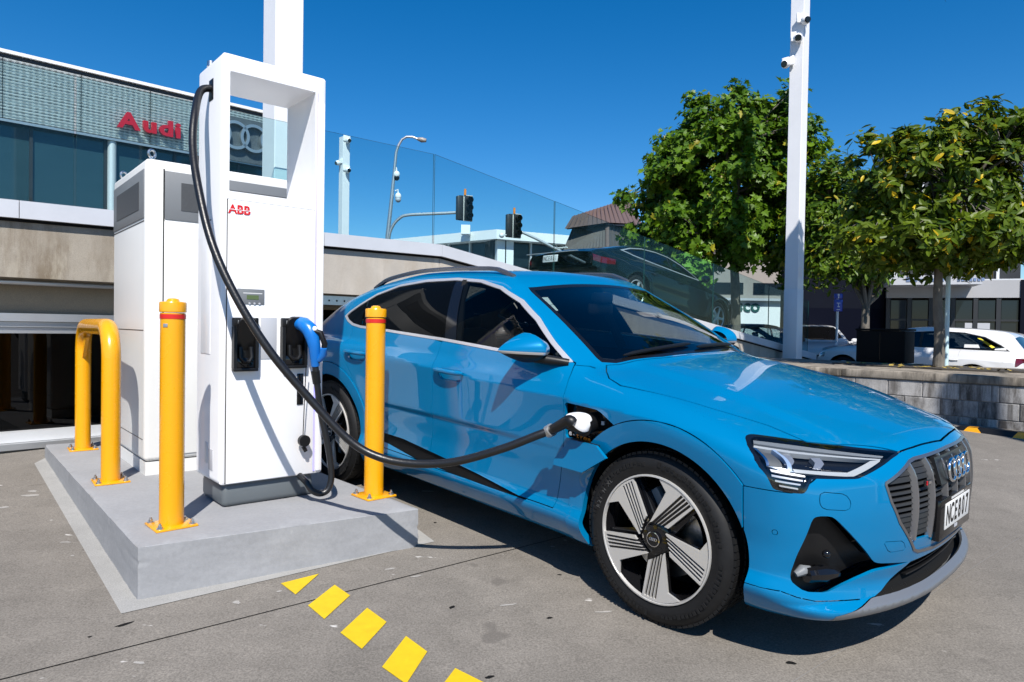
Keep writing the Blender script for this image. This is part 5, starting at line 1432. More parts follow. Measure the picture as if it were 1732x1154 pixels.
# --- head lamps
hl = rnd([(.887, .891), (.865, .900), (.841, .904), (.819, .904), (.713, .888), (.566, .868), (.385, .846), (.407, .838), (.467, .827), (.662, .777), (.685, .771), (.840, .777), (.855, .761), (.874, .726), (.885, .721), (.930, .725), (.937, .736), (.944, .816), (.918, .869)], 1)
lphi = front(hl, .25)
A, S = cut(S, lphi, .0)
A = refine(A, lambda P: np.zeros(len(P)), 1, 2)
def lamp_side(A, sel):
    B = A.mask(sel); lens = panel('headlight', B, M_LENSGL, car, 0, -.001)
    els = [([(.856, .892), (.758, .879), (.624, .860), (.485, .840), (.500, .835), (.66, .8545), (.79, .870), (.875, .884)], MT['grey_panel'], -.008),
           ([(.88, .881), (.79, .866), (.66, .851), (.505, .834), (.517, .830), (.682, .848), (.80, .860), (.893, .875)], M_DRL, -.012),
           ([(.517, .830), (.566, .830), (.701, .797), (.874, .811), (.875, .799), (.718, .784), (.685, .783), (.524, .826)], M_DRL, -.010),
           ([(.851, .869), (.841, .869), (.880, .803), (.894, .799)], M_DRLB, -.009), ([(.898, .874), (.893, .871), (.922, .818), (.929, .814)], MT['chrome'], -.009),
           ([(.928, .815), (.892, .811), (.872, .800), (.903, .800)], M_DRLB, -.010), ([(.890, .868), (.861, .865), (.893, .817), (.920, .820)], MT['dark_vent'], -.022),
           ([(.832, .862), (.808, .861), (.835, .841), (.872, .821), (.880, .829), (.852, .846)], M_LAMP, -.018), ([(.763, .851), (.731, .850), (.746, .832), (.787, .812), (.806, .816), (.771, .837)], M_LAMP, -.018),
           ([(.928, .803), (.855, .788), (.857, .782), (.929, .794)], MT['satin'], -.006), ([(.932, .784), (.868, .772), (.870, .766), (.933, .776)], MT['satin'], -.006),
           ([(.930, .765), (.878, .757), (.881, .751), (.931, .758)], MT['satin'], -.006), ([(.926, .747), (.888, .741), (.889, .735), (.925, .741)], MT['satin'], -.006)]
    rest = B; nms = ['light_bar', 'light_guide', 'light_guide', 'light_guide', 'lamp_trim', 'light_guide', 'matrix_lamp', 'projector', 'projector', 'lamp_fin', 'lamp_fin', 'lamp_fin', 'lamp_fin']
    for (pl_, m_, off), nm_ in zip(els, nms):
        a, rest = cut(rest, front(pl_, .2), 0, 1); panel(nm_, a, m_, lens, .02, off)
    panel('lamp_housing', rest, PBK, lens, .0, -.040)
    ring_, _ = cut(B, lambda P: -(lphi(P) + .007), 0, 1); panel('lamp_rim', ring_, PBK, lens, .04, -.0012)
cy = A.P[A.T].mean(1)[:, 1]; lamp_side(A, cy < 0); lamp_side(A, cy >= 0)
# --- grille
gr = [(-.3, .827), (.0, .827), (.273, .823), (.345, .822), (.385, .816), (.572, .753), (.577, .742), (.557, .674), (.507, .586), (.385, .452), (.345, .436), (.2, .424), (.0, .420), (-.3, .420)]
gphi = front(gr, .4)
A, S = cut(S, gphi, 0)
inn, rim = cut(A, lambda P: gphi(P) + .011, 0)
grille = panel('grille', rim, mat('grille_rim', (.26, .255, .26), .3, metal=.85), car, .05, .003)
band, back = cut(inn, front([(-.3, .480), (0, .480), (.397, .500), (.44, .49), (.40, .40), (-.3, .40)], .4), 0)
panel('grille_lower_band', band, PB, grille, .01, -.004)
panel('grille_backing', back, MT['black_matt'], grille, .03, -.045)
def gr_ymax(z):
    p = np.array(gr[1:-1]); best = 0
    for a, b in zip(p[:-1], p[1:]):
        if (a[1] - z) * (b[1] - z) <= 0 and abs(a[1] - b[1]) > 1e-9: best = max(best, a[0] + (z - a[1]) / (b[1] - a[1]) * (b[0] - a[0]))
    return best - .014
SLAT = mat('grille_slat', (.022, .023, .024), .5, spec=.3)
def strip_bar(z0, z1, y0, y1, d0, d1, name, m, par, n=26, tilt=0.0):
    ys = np.linspace(y0, y1, n); v = []
    for y in ys:
        xa, xb = float(xsurf(y, z0)), float(xsurf(y, z1))
        v += [(xa + d0, y, z0), (xa + d1, y, z0), (xb + d1 + tilt, y, z1), (xb + d0, y, z1)]
    f = [(4 * i + a, 4 * i + b, 4 * i + 4 + b, 4 * i + 4 + a) for i in range(n - 1) for a, b in ((0, 1), (1, 2), (2, 3), (3, 0))] + [(0, 3, 2, 1), (4 * n - 4, 4 * n - 3, 4 * n - 2, 4 * n - 1)]
    return MB().add(v, f).build(name, m, par, sharp=30)
z = .806
while z > .495:
    op = .60 < z < .735
    h = .0085 if op else .0185
    yy = gr_ymax(z); strip_bar(z, z + h, -yy, yy, -.030, -.012, 'grille_slat', SLAT, grille, tilt=-.006); z -= .0228
BARM = mat('grille_bar', (.33, .325, .33), .28, metal=.8)
def vbar(y, za, zb):
    zs_ = np.linspace(zb, za, 12); v = []
    for z in zs_:
        x = float(xsurf(y, z)); 
        for dy_, dx_ in ((-.008, -.02), (-.0055, .004), (.0055, .004), (.008, -.02)): v.append((x + dx_, y + dy_, z))
    f = [(4 * i + a, 4 * i + b, 4 * i + 4 + b, 4 * i + 4 + a) for i in range(11) for a, b in ((0, 1), (1, 2), (2, 3), (3, 0))] + [(0, 3, 2, 1), (44, 45, 46, 47)]
    MB().add(v, f).build('grille_bar', BARM, grille, sharp=30)
for y, za, zb in ((.394, .806, .500), (.265, .815, .488), (.13, .815, .488), (0.0, .815, .488)):
    for s in ((1, -1) if y else (1,)): vbar(s * y, za, zb)
strip_bar(.698, .806, -.205, .205, -.010, .007, 'emblem_plate', mat('emblem_plate', (.022, .023, .025), .28, metal=.3), grille, 16)
for k in range(4):
    y = (k - 1.5) * .066; x = float(xsurf(y, .748)) + .017
    M = frame(Vector((x, y, .748)), Vector((0, 1, 0)), Vector((-.12, 0, .993)), Vector((.993, 0, .12)))
    MB().lathe([(.0455 + .0068 * math.cos(t), .0068 * math.sin(t)) for t in np.linspace(0, 2 * PI, 13)[:-1]], 40, M, closed=True).build('emblem_ring', MT['chrome'], grille)
# badge
xb_ = float(xsurf(-.325, .724)); Mb = frame(Vector((xb_ + .008, -.325, .724)), Vector((.12, .99, 0)).normalized(), Vector((0, 0, 1)), Vector((1, -.12, 0)).normalized())
MB().box(-.030, .030, -.012, .012, -.006, .0, .002, M=Mb).build('badge', PBK, grille)
text_obj('badge_letter', 'S', .022, .001, MT['red_sign'], grille, Mb @ Matrix.Translation((-.013, 0, .002)), bold=.001)
MB().box(.002, .026, -.006, .006, 0, .0015, M=Mb).build('badge_bar', MT['chrome'], grille)
# number plate
xp = .905
plh = MB(); plh.box(xp - .03, xp + .006, -.235, .215, .462, .638, .008).build('plate_holder', PBK, car)
PLT = MB().box(xp + .0065, xp + .010, -.185, .168, .506, .616, .001).build('number_plate', MT['white_print'], car)
Mp = frame(Vector((xp + .0105, -.0085, .559)), Vector((0, 1, 0)), Vector((0, 0, 1)), Vector((1, 0, 0)))
for i, ch_ in enumerate('NCE807'):
    text_obj('plate_letter', ch_, .118, .0006, MT['black'], PLT, Mp @ Matrix.Translation(((i - 2.5) * .0545, 0, 0)), bold=.0022, squeeze=.62)
for k in range(13): MB().box(xp + .007, xp + .0085, -.10 + .014 * k, -.09 + .014 * k, .622, .631).build('dealer_print', MT['white_print'], PLT)
MB().box(xp + .007, xp + .009, -.035, .005, .486, .50).build('dealer_badge', MT['panel_grey'], PLT)
for k in range(7): MB().cyl((.880, -.075 + .022 * k, .452 + .004 * (k % 2)), (.893, -.075 + .022 * k, .452 + .004 * (k % 2)), .0035, n=8).build('band_stud', MT['chrome'], grille)
# --- lower front
fog = rnd([(.859, .627), (.847, .640), (.806, .640), (.785, .627), (.606, .441), (.573, .429), (.382, .402), (.564, .398), (.59, .396), (.787, .337), (.864, .344), (.887, .371), (.889, .386), (.882, .477)], 1)
A, S = cut(S, front(fog, .3), 0)
fi = two_sides('air_intake', A, MT['black'], car, .085, -.07)
for o_, sg in zip(fi, (-1, 1)):
    e = car_plane(1392, 960, 1, -.80)
    MB().tube([(.63, sg * .84, .40), (.66, sg * .77, .395), (.69, sg * .70, .39)], [.028, .036, .018], 10).build('intake_blade', PBK, o_)
    MB().tube([(.60, sg * .865, .40), (.615, sg * .84, .415), (.63, sg * .81, .415)], [.012, .022, .014], 10).build('intake_vane', MT['grey_panel'], o_)
    MB().sphere((.685, sg * .80, .49), .016, 12, 8).build('intake_sensor', PBK, o_)
ik = [(-.3, .402), (0, .403), (.194, .405), (.37, .402), (.541, .312), (.592, .296), (.46, .2945), (0, .2945), (-.3, .2945)]
A, S = cut(S, front(ik, .4), 0); lo_ = panel('lower_intake', A, MT['black_matt'], car, .05, -.045)
for z_ in (.325, .352, .378): strip_bar(z_, z_ + .006, -.33, .33, -.045, -.02, 'intake_slat', MT['black'], lo_, 16)
lip = [(-.3, .297), (.458, .297), (.600, .297), (.644, .288), (.72, .273), (.795, .258), (.80, .1), (-.3, .1)]
A, S = cut(S, front(lip, .55), .0012); panel('front_lip', A, mat('silver_lip', (.20, .21, .225), .38, metal=.5), car, .012)
# --- bumper skin parts off the shell
bp_ = [(-.3, .05), (1.2, .05), (1.2, .722), (.905, .722), (.87, .75), (.80, .80), (.60, .82), (.45, .838), (.39, .852), (-.3, .88)]
A, S = cut(S, front(bp_, .418), .0022)
for pl_ in ([(.831, .731), (.747, .720), (.727, .688), (.738, .657), (.829, .666), (.840, .692)], [(.578, .519), (.467, .508), (.440, .466), (.540, .470)]):
    pp_ = rnd(pl_, 1); f_ = front(pp_, .4)
    B, A = cut(A, f_, .0012); two_sides('tow_cover' if pl_[0][1] < .6 else 'washer_cover', B, PB, car, .008)
B, A = cut(A, lambda P: np.sqrt((P[:, 0] - .54) ** 2 + (np.abs(P[:, 1]) - .930) ** 2 + (P[:, 2] - .56) ** 2) - .013, .001); two_sides('parking_sensor', B, PB, car, .01, -.001)
gl_ = lambda P: np.where(P[:, 0] > .42, sdline(np.abs(P[:, 1]), P[:, 2], [(1.0, .345), (.924, .341), (.89, .324), (.841, .311), (.661, .2985)]), .1) - .0019
_, A = cut(A, gl_, 0); panel('front_bumper', A, PB, car, .014)
# --- wheel arch trims, a separate raised band
for ax in (.015, -2.91):
    A, S = cut(S, lambda P: np.maximum(np.maximum(np.hypot(P[:, 0] - ax, P[:, 2] - .392) - .524, .60 - np.abs(P[:, 1])), .245 - P[:, 2]), .0022)
    two_sides('wheel_arch', A, PB, car, .03, .007)
# --- charge port
cp = rnd([(-.538, .925), (-.329, .918), (-.299, .908), (-.202, .854), (-.316, .751), (-.542, .748)], 1, .12)
A, S = cut(S, lambda P: np.maximum(side(cp, .45)(P), P[:, 1]), 0.0); prt = panel('charge_port', A, PBK, car, .05, -.040)
yq = -.955
cdir = Vector((.985, -.02, -.02))
for i, ch_ in enumerate('e-tron'):
    xq = -.517 + .026 * i; zq = .773 - .0022 * i
    text_obj('port_letter', ch_, .037, .0006, MT['orange'] if i > 1 else MT['panel_grey'], prt, frame(Vector((xq, -float(ysurf(xq, zq)) + .010, zq)), Vector((1, 0, 0)), Vector((0, -.1, .995)), Vector((0, -.995, -.1))), bold=.0015)
for k, (px, py, c_) in enumerate(((1007, 719, 'panel_grey'), (1006, 725, 'orange'), (1010, 714, 'lcd'), (1020, 716, 'panel_grey'))):
    p = car_plane(px, py, 1, -.925); MB().box(p.x - .008, p.x + .008, -.928, -.918, p.z - .009, p.z + .009).build('port_label', MT[c_], prt)
fl = [car_plane(px, py, 1, -1.0) for px, py in ((963, 743), (1008, 755), (1024.5, 776), (986, 799), (938, 785.5), (939, 776))]
fm = MB(); fm.add([(p.x, p.y - .012 * (.75 - p.z) / .15, p.z) for p in fl] + [(p.x, p.y + .016, p.z) for p in fl], [(5, 4, 3, 2, 1, 0), (6, 7, 8, 9, 10, 11)] + [(i, (i + 1) % 6, 6 + (i + 1) % 6, 6 + i) for i in range(6)])
fm.build('charge_flap', PB, car, sharp=30)
MB().box(-.48, -.30, -.985, -.93, .735, .755, .004).build('flap_hinge', MT['black'], prt)
# --- doors, cladding
clad = [(-2.36, .515), (-2.21, .489), (-2.006, .486), (-1.684, .455), (-1.25, .415), (-.856, .374), (-.74, .366), (-1.093, .366), (-1.472, .373), (-1.846, .39), (-2.168, .427), (-2.37, .44)]
A, S = cut(S, side(clad, .5), 0); two_sides('sill_cladding', A, MT['cladding'], car, .03, -.016)
dsp = [(-1.638, 1.147), (-1.640, 1.104), (-1.644, 1.033), (-1.646, .90), (-1.650, .806), (-1.672, .62), (-1.700, .48), (-1.71, .40), (-1.712, .372)]
fd = [(-.592, 1.105), (-.72, 1.16), (-1.55, 1.25)] + dsp + [(-.612, .374), (-.60, .42), (-.578, .566), (-.556, .72), (-.546, .895), (-.553, .995), (-.571, 1.058)]
hnd = lambda x0, x1, z0, z1: [(x0, (z0 + z1) / 2), (x0 + .012, z1), (x1 - .012, z1), (x1, (z0 + z1) / 2), (x1 - .02, z0), (x0 + .02, z0)]
def door(S, poly, name, hx0_, hx1_, hz_):
    A, S = cut(S, side(poly, .5), .0022)
    B, A = cut(A, side(rnd(hnd(hx0_ + .01, hx1_ - .01, hz_ - .045, hz_ + .022), 1), .5), 0)
    ds = two_sides(name, A, PB, car, .014)
    hs = two_sides('handle_recess', B, PB, car, .02, -.018)
    for d_, h_, sg in zip(ds, hs, (-1, 1)):
        h_.parent = d_
        n = 9; pts_ = []
        for t in np.linspace(0, 1, n):
            x = hx0_ - .012 + (hx1_ - hx0_ + .024) * t; y = float(ysurf(x, hz_)) + .012 + .012 * math.sin(PI * t); pts_.append((x, sg * y, hz_ + .010))
        b = MB(); b.tube(pts_, [.008] + [.0155] * (n - 2) + [.008], 12); o = b.build('door_handle', PB, d_); 
    return S
S = door(S, fd, 'front_door', -1.593, -1.342, .975)
rdp = [(-2.45, 1.25), (-2.78, 1.20), (-2.765, 1.05), (-2.70, .955), (-2.61, .86), (-2.50, .745), (-2.43, .63), (-2.392, .52), (-2.38, .40), (-1.72, .385)] + dsp[::-1]
S = door(S, rdp, 'rear_door', -2.66, -2.41, 1.005)
# wing / bumper seam and sill joint, rear lamps
for pl_, pr_ in (([(-.60, .20), (-.600, .374)], 's'), ([(-1.712, .2), (-1.712, .372)], 's'), ([(-.605, 1.098), (-.53, 1.093), (-.50, 1.085)], 's')):
    _, S = cut(S, (lambda q: (lambda P: np.where(np.abs(P[:, 1]) > .5, sdline(P[:, 0], P[:, 2], q), .1) - .0013))(pl_), 0)
A, S = cut(S, rear([(-.3, 1.02), (.6, 1.02), (.85, 1.04), (.99, 1.04), (.99, .95), (.85, .94), (.6, .98), (-.3, .985)], -3.35), 0.001); panel('tail_light', A, M_RED, car, .01, .002)
A, S = cut(S, rear([(-.3, .46), (.8, .46), (.8, .2), (-.3, .2)], -3.5), 0.001); panel('rear_diffuser', A, MT['black'], car, .01)
panel('body_shell', S, PB, car, .018)
# liners that close the cabin and the engine bay off behind the panel gaps
zb_ = S_full.P[S_full.T]; m = (zb_[:, :, 2].max(1) < 1.08) & (zb_[:, :, 0].max(1) < .30) & ~((np.hypot(zb_[:, :, 0] - .015, zb_[:, :, 2] - .392).min(1) < .47) | (np.hypot(zb_[:, :, 0] + 2.91, zb_[:, :, 2] - .392).min(1) < .47))
panel('inner_liner', S_full.mask(m), MT['black_matt'], car, 0, -.065)
Bs = S; m2 = (Bs.P[Bs.T][:, :, 2].min(1) > 1.09); panel('headliner', Bs.mask(m2), M_TRIM, car, 0, -.022)
for ax in (.015, -2.91):
    wl = MB()
    for sg in (-1, 1):
        pts_ = [(ax + .445 * math.cos(a), .392 + .445 * math.sin(a)) for a in np.linspace(-.45, PI + .45, 26)]
        v = [(x, sg * .885, z) for x, z in pts_] + [(x, sg * .60, z) for x, z in pts_]; n = len(pts_)
        wl.add(v, [(i, i + 1, n + i + 1, n + i) for i in range(n - 1)]); wl.add([(ax, sg * .60, .392)] + [(x, sg * .60, z) for x, z in pts_], [(0, i, i + 1) for i in range(1, n)])
    wl.build('wheel_well', MT['black_matt'], car)
MB().box(-3.3, .45, -.62, .62, .20, .24).build('underbody', MT['black_matt'], car)
for ax, st in ((0.0, 0.0), (-2.928, 0.0)):
    for sg in (-1, 1): build_wheel(car, (ax, sg * .945, .386), sg, 'blade', steer=st)
# --- roof rails
for sg in (-1, 1):
    xs_r = np.linspace(-2.86, -1.34, 22); ys_r = .575 + .045 * np.clip((-1.9 - xs_r) / .9, -1, 1) * .5
    zz_r = zsurf(xs_r, sg * ys_r) + .030 * np.clip(np.sin(np.linspace(.0, PI, 22)) * 3, 0, 1) + .004
    b = MB(); v = []
    for x, y, z_ in zip(xs_r, ys_r, zz_r):
        for dy_, dz in ((-.014, -.016), (-.016, .002), (-.008, .010), (.008, .010), (.016, .002), (.014, -.016)): v.append((x, sg * (y + dy_), z_ + dz))
    n = 22; f = [(6 * i + a, 6 * i + (a + 1) % 6, 6 * i + 6 + (a + 1) % 6, 6 * i + 6 + a) for i in range(n - 1) for a in range(6)] + [tuple(range(6))[::-1], tuple(range(6 * n - 6, 6 * n))]
    b.add(v, f).build('roof_rail', mat('roof_rail', (.16, .165, .18), .25, metal=.75), car, sharp=40)
# --- mirrors
for sg in (-1, 1):
    nu, nv = 26, 28; P_ = []
    for i in range(nu + 1):
        t = i / nu; y = .880 + .225 * t; 
        e = max(1 - max((t - .28) / .72, 0) ** 1.25, 0) ** .80 * (1 - .38 * max(.32 - t, 0) / .32)
        for k in range(nv):
            w = 2 * PI * k / nv; cx_m = -.815 - .055 * t; cz_m = 1.165 - .004 * t
            xx = math.cos(w); zz_m = math.sin(w)
            P_.append((cx_m + (.155 if xx > 0 else .06) * xx * e, sg * y, cz_m + (.090 if zz_m > 0 else .072) * zz_m * e))
    P_ = np.array(P_); Fm = np.array([(i * nv + k, i * nv + (k + 1) % nv, (i + 1) * nv + (k + 1) % nv, (i + 1) * nv + k) for i in range(nu) for k in range(nv)])
    if sg > 0: Fm = Fm[:, ::-1]
    Nn = np.zeros_like(P_); fn = np.cross(P_[Fm[:, 1]] - P_[Fm[:, 0]], P_[Fm[:, 3]] - P_[Fm[:, 0]])
    for k in range(4): np.add.at(Nn, Fm[:, k], fn)
    l = np.linalg.norm(Nn, axis=1, keepdims=True); Nn = np.where(l > 1e-9, Nn / np.maximum(l, 1e-9), np.array([0, sg, 0]))
    cen = P_.mean(0); 
    if ((P_ - cen) * Nn).sum() < 0: Nn = -Nn; Fm = Fm[:, ::-1]
    SM = Surf(P_, Nn, np.concatenate([Fm[:, :3], Fm[:, [0, 2, 3]]]))
    lo_m, up_m = cut(SM, lambda P: P[:, 2] - (1.158 + .03 * (np.abs(P[:, 1]) - .99)), .0, 1)
    mr = panel('door_mirror', up_m, PB, car, .006)
    st_, lo2 = cut(lo_m, lambda P: -(P[:, 2] - (1.145 + .03 * (np.abs(P[:, 1]) - .99))), 0, 1)
    panel('mirror_strip', st_, MT['satin'], mr, 0, .0015); panel('mirror_base', lo2, MT['black'], mr, .0, -.001)
    MB().tube([(-.62, sg * .84, 1.105), (-.70, sg * .90, 1.115), (-.78, sg * .95, 1.125)], [.020, .026, .024], 12).build('mirror_arm', MT['black'], mr)
# --- wipers, stickers, cabin
for y0_, y1_ in ((-.56, .02), (.05, .60)):
    pts_ = []
    for t in np.linspace(0, 1, 10):
        y = y0_ + (y1_ - y0_) * t; x = -.435 - .075 * (y / .64) ** 2 - .03 * t; pts_.append((x, y, float(zsurf(x, y)) + .012))
    MB().tube(pts_, [.005] + [.011] * 8 + [.005], 8).build('wiper', MT['black'], car)
def ws_patch(pix, m, name):
    ps = [car_hit(*p) for p in pix]; c = sum(ps, Vector()) / len(ps); g_ = grad(FH, np.array([tuple(c)]))[0]; nv = Vector(g_).normalized()
    MB().add([tuple(p - nv * .009) for p in ps], [tuple(range(len(ps)))]).build(name, m, wsc, sharp=None)
STK = mat('sticker', (.55, .62, .58), .5)
ws_patch([(915, 501), (927, 500.5), (936, 513), (924, 514)], STK, 'windscreen_label'); ws_patch([(925, 515), (937, 513.5), (945, 523), (933, 525)], STK, 'windscreen_label')
def seat(x, y, h=1.0):
    b = MB()
    b.box(x - .30, x + .25, y - .25, y + .25, .48, .66, .05); M = Matrix.Translation((x - .30, y, .62)) @ Matrix.Rotation(-.32, 4, 'Y')
    b.box(-.07, .09, -.25, .25, 0, .60, .06, M=M); b.box(-.03, .07, -.14, .14, .635, .80, .05, M=M)
    for s in (-.06, .06): b.cyl(tuple(M @ Vector((.02, s, .58))), tuple(M @ Vector((.02, s, .66))), .008, n=8)
    b.build('seat', M_SEAT, car)
seat(-1.62, -.38); seat(-1.62, .38); 
b = MB(); b.box(-2.85, -2.3, -.62, .62, .46, .68, .06); b.box(-2.95, -2.78, -.62, .62, .6, 1.12, .06); 
for y in (-.38, .38): b.box(-2.98, -2.88, y - .13, y + .13, 1.12, 1.27, .04)
b.build('rear_bench', M_SEAT, car)
b = MB(); b.box(-.98, -.42, -.74, .74, .78, 1.02, .06); b.box(-1.05, -.70, -.60, -.16, .95, 1.075, .06); b.box(-.90, -.45, -.7, .7, 1.0, 1.045, .02); b.build('dashboard', M_TRIM, car)
M = Matrix.Translation((-1.08, -.38, .98)) @ Matrix.Rotation(-1.15, 4, 'Y')
b = MB(); b.lathe([(.175 + .015 * math.cos(t), .015 * math.sin(t)) for t in np.linspace(0, 2 * PI, 9)[:-1]], 32, M, closed=True); b.box(-.16, .16, -.03, .03, -.012, .012, M=M); b.sphere((0, 0, 0), .06, 12, 8, M=M); b.build('steering_wheel', M_TRIM, car)
b = MB(); b.box(-1.16, -1.06, -.06, .06, 1.40, 1.47, .02); b.box(-1.13, -1.11, -.12, .12, 1.33, 1.40, .015); b.build('interior_mirror', MT['black'], car)
MB().box(-2.75, -1.2, -.10, .10, .30, .62, .05).build('centre_console', M_TRIM, car)
MB().box(-3.2, -.4, -.80, .80, .26, .30).build('cabin_floor', MT['black_matt'], car)
for sg in (-1, 1): 
    for xp_, z0_, z1_ in ((-1.62, 1.0, 1.50),): MB().tube([(xp_ + .05, sg * .82, 1.05), (xp_ - .06, sg * .70, 1.40), (xp_ - .08, sg * .64, 1.52)], [.035, .028, .03], 8).build('pillar_trim', M_SEAT, car)

# charging cable and plug: hangs from the post, rests in the port
plug = thing('charging_plug', 'thick black charging cable with a white plug, sweeping from the post to the blue car', 'charging cable')
def wp(px, py, y): return at_y(px, py, y)
pc0 = CARM @ Vector((-.365, -.945, .842))
tipd = (CARM.to_3x3() @ Vector((.12, 1, .02))).normalized()
k_a = CARM @ Vector((-.365, -1.055, .845)); k_b = wp(962, 712, (CARM @ Vector((-.42, -1.10, .82))).y); k_c = wp(930, 729, 3.28)
sl_w = CH0 + cn_ * .175 - cx_ * .0 + EZ * (slz)
cpts = [sl_w + cx_ * .06, sl_w - cx_ * .05 + EZ * -.02, wp(330, 190, 3.72), wp(326, 245, 3.62), wp(335, 315, 3.50), wp(358, 410, 3.40), wp(398, 500, 3.36), wp(455, 592, 3.36), wp(525, 676, 3.40), wp(590, 744, 3.42), wp(640, 773, 3.42), wp(700, 784.5, 3.40), wp(770, 781, 3.36), wp(850, 759, 3.31), wp(905, 738, 3.285), k_c]
cpts = smooth_path(cpts, 8)
MB().tube(cpts, .0205, 16).build('cable', MT['rubber'], plug)
for k in (0, 1, 2):
    pass
hdir = (k_b - k_c).normalized()
MB().cyl(k_c - hdir * .012, k_c + hdir * .018, .031, n=24).build('collar_ring', MT['alu'], plug)
MB().tube(smooth_path([k_c, k_c.lerp(k_b, .5), k_b, k_b.lerp(k_a, .45)], 5), list(np.linspace(.023, .030, 16)), 18).build('grip', MT['black'], plug)
# plug head: rounded block, white upper shell over a black lower half
ua_ = (CARM.to_3x3() @ Vector((.93, .22, -.10))).normalized(); va_ = (CARM.to_3x3() @ Vector((-.2, .97, .05))); va_ = (va_ - ua_ * va_.dot(ua_)).normalized(); wa_ = ua_.cross(va_)
if wa_.z < 0: wa_ = -wa_
hc0 = CARM @ Vector((-.400, -1.018, .855))
V_ = []; nu, nv = 26, 36
for i in range(nu + 1):
    t = -1 + 2 * i / nu; R_ = (1 - abs(t) ** 3.2) ** (1 / 2.4) * (1.0 + .16 * t)
    for k in range(nv):
        w = 2 * PI * k / nv; c, s2 = math.cos(w), math.sin(w); q = (abs(c) ** 2.8 + abs(s2) ** 2.8) ** (-1 / 2.8)
        p = hc0 + ua_ * (t * .072) + va_ * (c * q * R_ * .044) + wa_ * (s2 * q * R_ * .045 - .010 * max(-t, 0)); V_.append(tuple(p))
V_ = np.array(V_); F_ = np.array([(i * nv + k, i * nv + (k + 1) % nv, (i + 1) * nv + (k + 1) % nv, (i + 1) * nv + k) for i in range(nu) for k in range(nv)])
N_ = V_ - np.array(hc0); N_ = N_ / np.maximum(np.linalg.norm(N_, axis=1, keepdims=True), 1e-9)
fn = np.cross(V_[F_[:, 1]] - V_[F_[:, 0]], V_[F_[:, 3]] - V_[F_[:, 0]]); Nn = np.zeros_like(V_)
if (fn * N_[F_[:, 0]]).sum() < 0: F_ = F_[:, ::-1]; fn = -fn
for k in range(4): np.add.at(Nn, F_[:, k], fn)
l = np.linalg.norm(Nn, axis=1, keepdims=True); Nn = np.where(l > 1e-12, Nn / np.maximum(l, 1e-12), N_)
SP = Surf(V_, Nn, np.concatenate([F_[:, :3], F_[:, [0, 2, 3]]]))
hcn, un, wn, vn = (np.array(q) for q in (hc0, ua_, wa_, va_))
pf_ = lambda P: -((P - hcn) @ wn + .50 * ((P - hcn) @ un) - .008 - .25 * ((P - hcn) @ vn))
up_, lo_ = cut(SP, pf_, 0, 1)
panel('plug_shell', up_, MT['white_gloss'], plug, .004, .0015); panel('plug_body', lo_, MT['black'], plug, 0)
MB().tube([hc0 + ua_ * .03 - wa_ * .012, hc0 + ua_ * .035 - wa_ * .012 + va_ * .10], [.050, .046], 22).build('plug_nose', MT['black'], plug)

# ================================================================== OTHER VEHICLES
def generic_F(sp):
    W = sp['W']; P1 = pchip([0, .1, .3, .5, .75, 1], [W - .10, W - .02, W - .006, W - .008, W, W - .002]); P2 = pchip([0, .4, 1, 1.6], [W - .002, W - .03, W - .07, W - .16])
    zc, zb = sp['zc'], sp['zb']; Tc = pchip(*zip(*sp['hood'])); Rc = pchip(*zip(*sp['roof'])); wb = sp['wb']; x0 = pchip(*zip(*sp['nose'])); xr = pchip(*zip(*sp['tail']))
    Cz = pchip([zb - .1, zb + .03, sp['H'] - .2, sp['H'] - .05, sp['H'] + .1], [W - .05, W - .085, W - .21, W - .30, W - .42])
    def F(x, y, z):
        ay = np.abs(y); t = (z - .2) / (zc - .2); u = (z - zc) / (zb - zc)
        s = np.where(t < 1, P1(np.clip(t, 0, 1)), P2(np.clip(u, 0, 1.6)))
        for ax in (0, -wb): s = s + .018 * np.exp(-((np.hypot(x - ax, z - sp['R']) - sp['R'] - .06) / .09) ** 2)
        s = s - .10 * sstep(.3, 1.0, x) - .12 * sstep(-wb - .3, -wb - 1.1, x)
        low = smax(smax(smax(ay - s, z - (Tc(x) - .07 * ay ** 2), .12), x - (x0(z) - .34 * ay ** 2.6), .10), (xr(z) + .26 * ay ** 2.6) - x, .12)
        low = smax(low, .20 - z, .04)
        xs = x + .13 * (ay / .75) ** 2 * sstep(-1.6, -.8, x)
        cab = smax(ay - Cz(z) - np.where(x < -wb, -.10 * sstep(-wb, -wb - .8, x), -.0), (z - (Rc(xs) - .07 * ay ** 2)) * .85, .10); cab = smax(cab, .6 - z, .02)
        return smin(low, cab, .04)
    return F
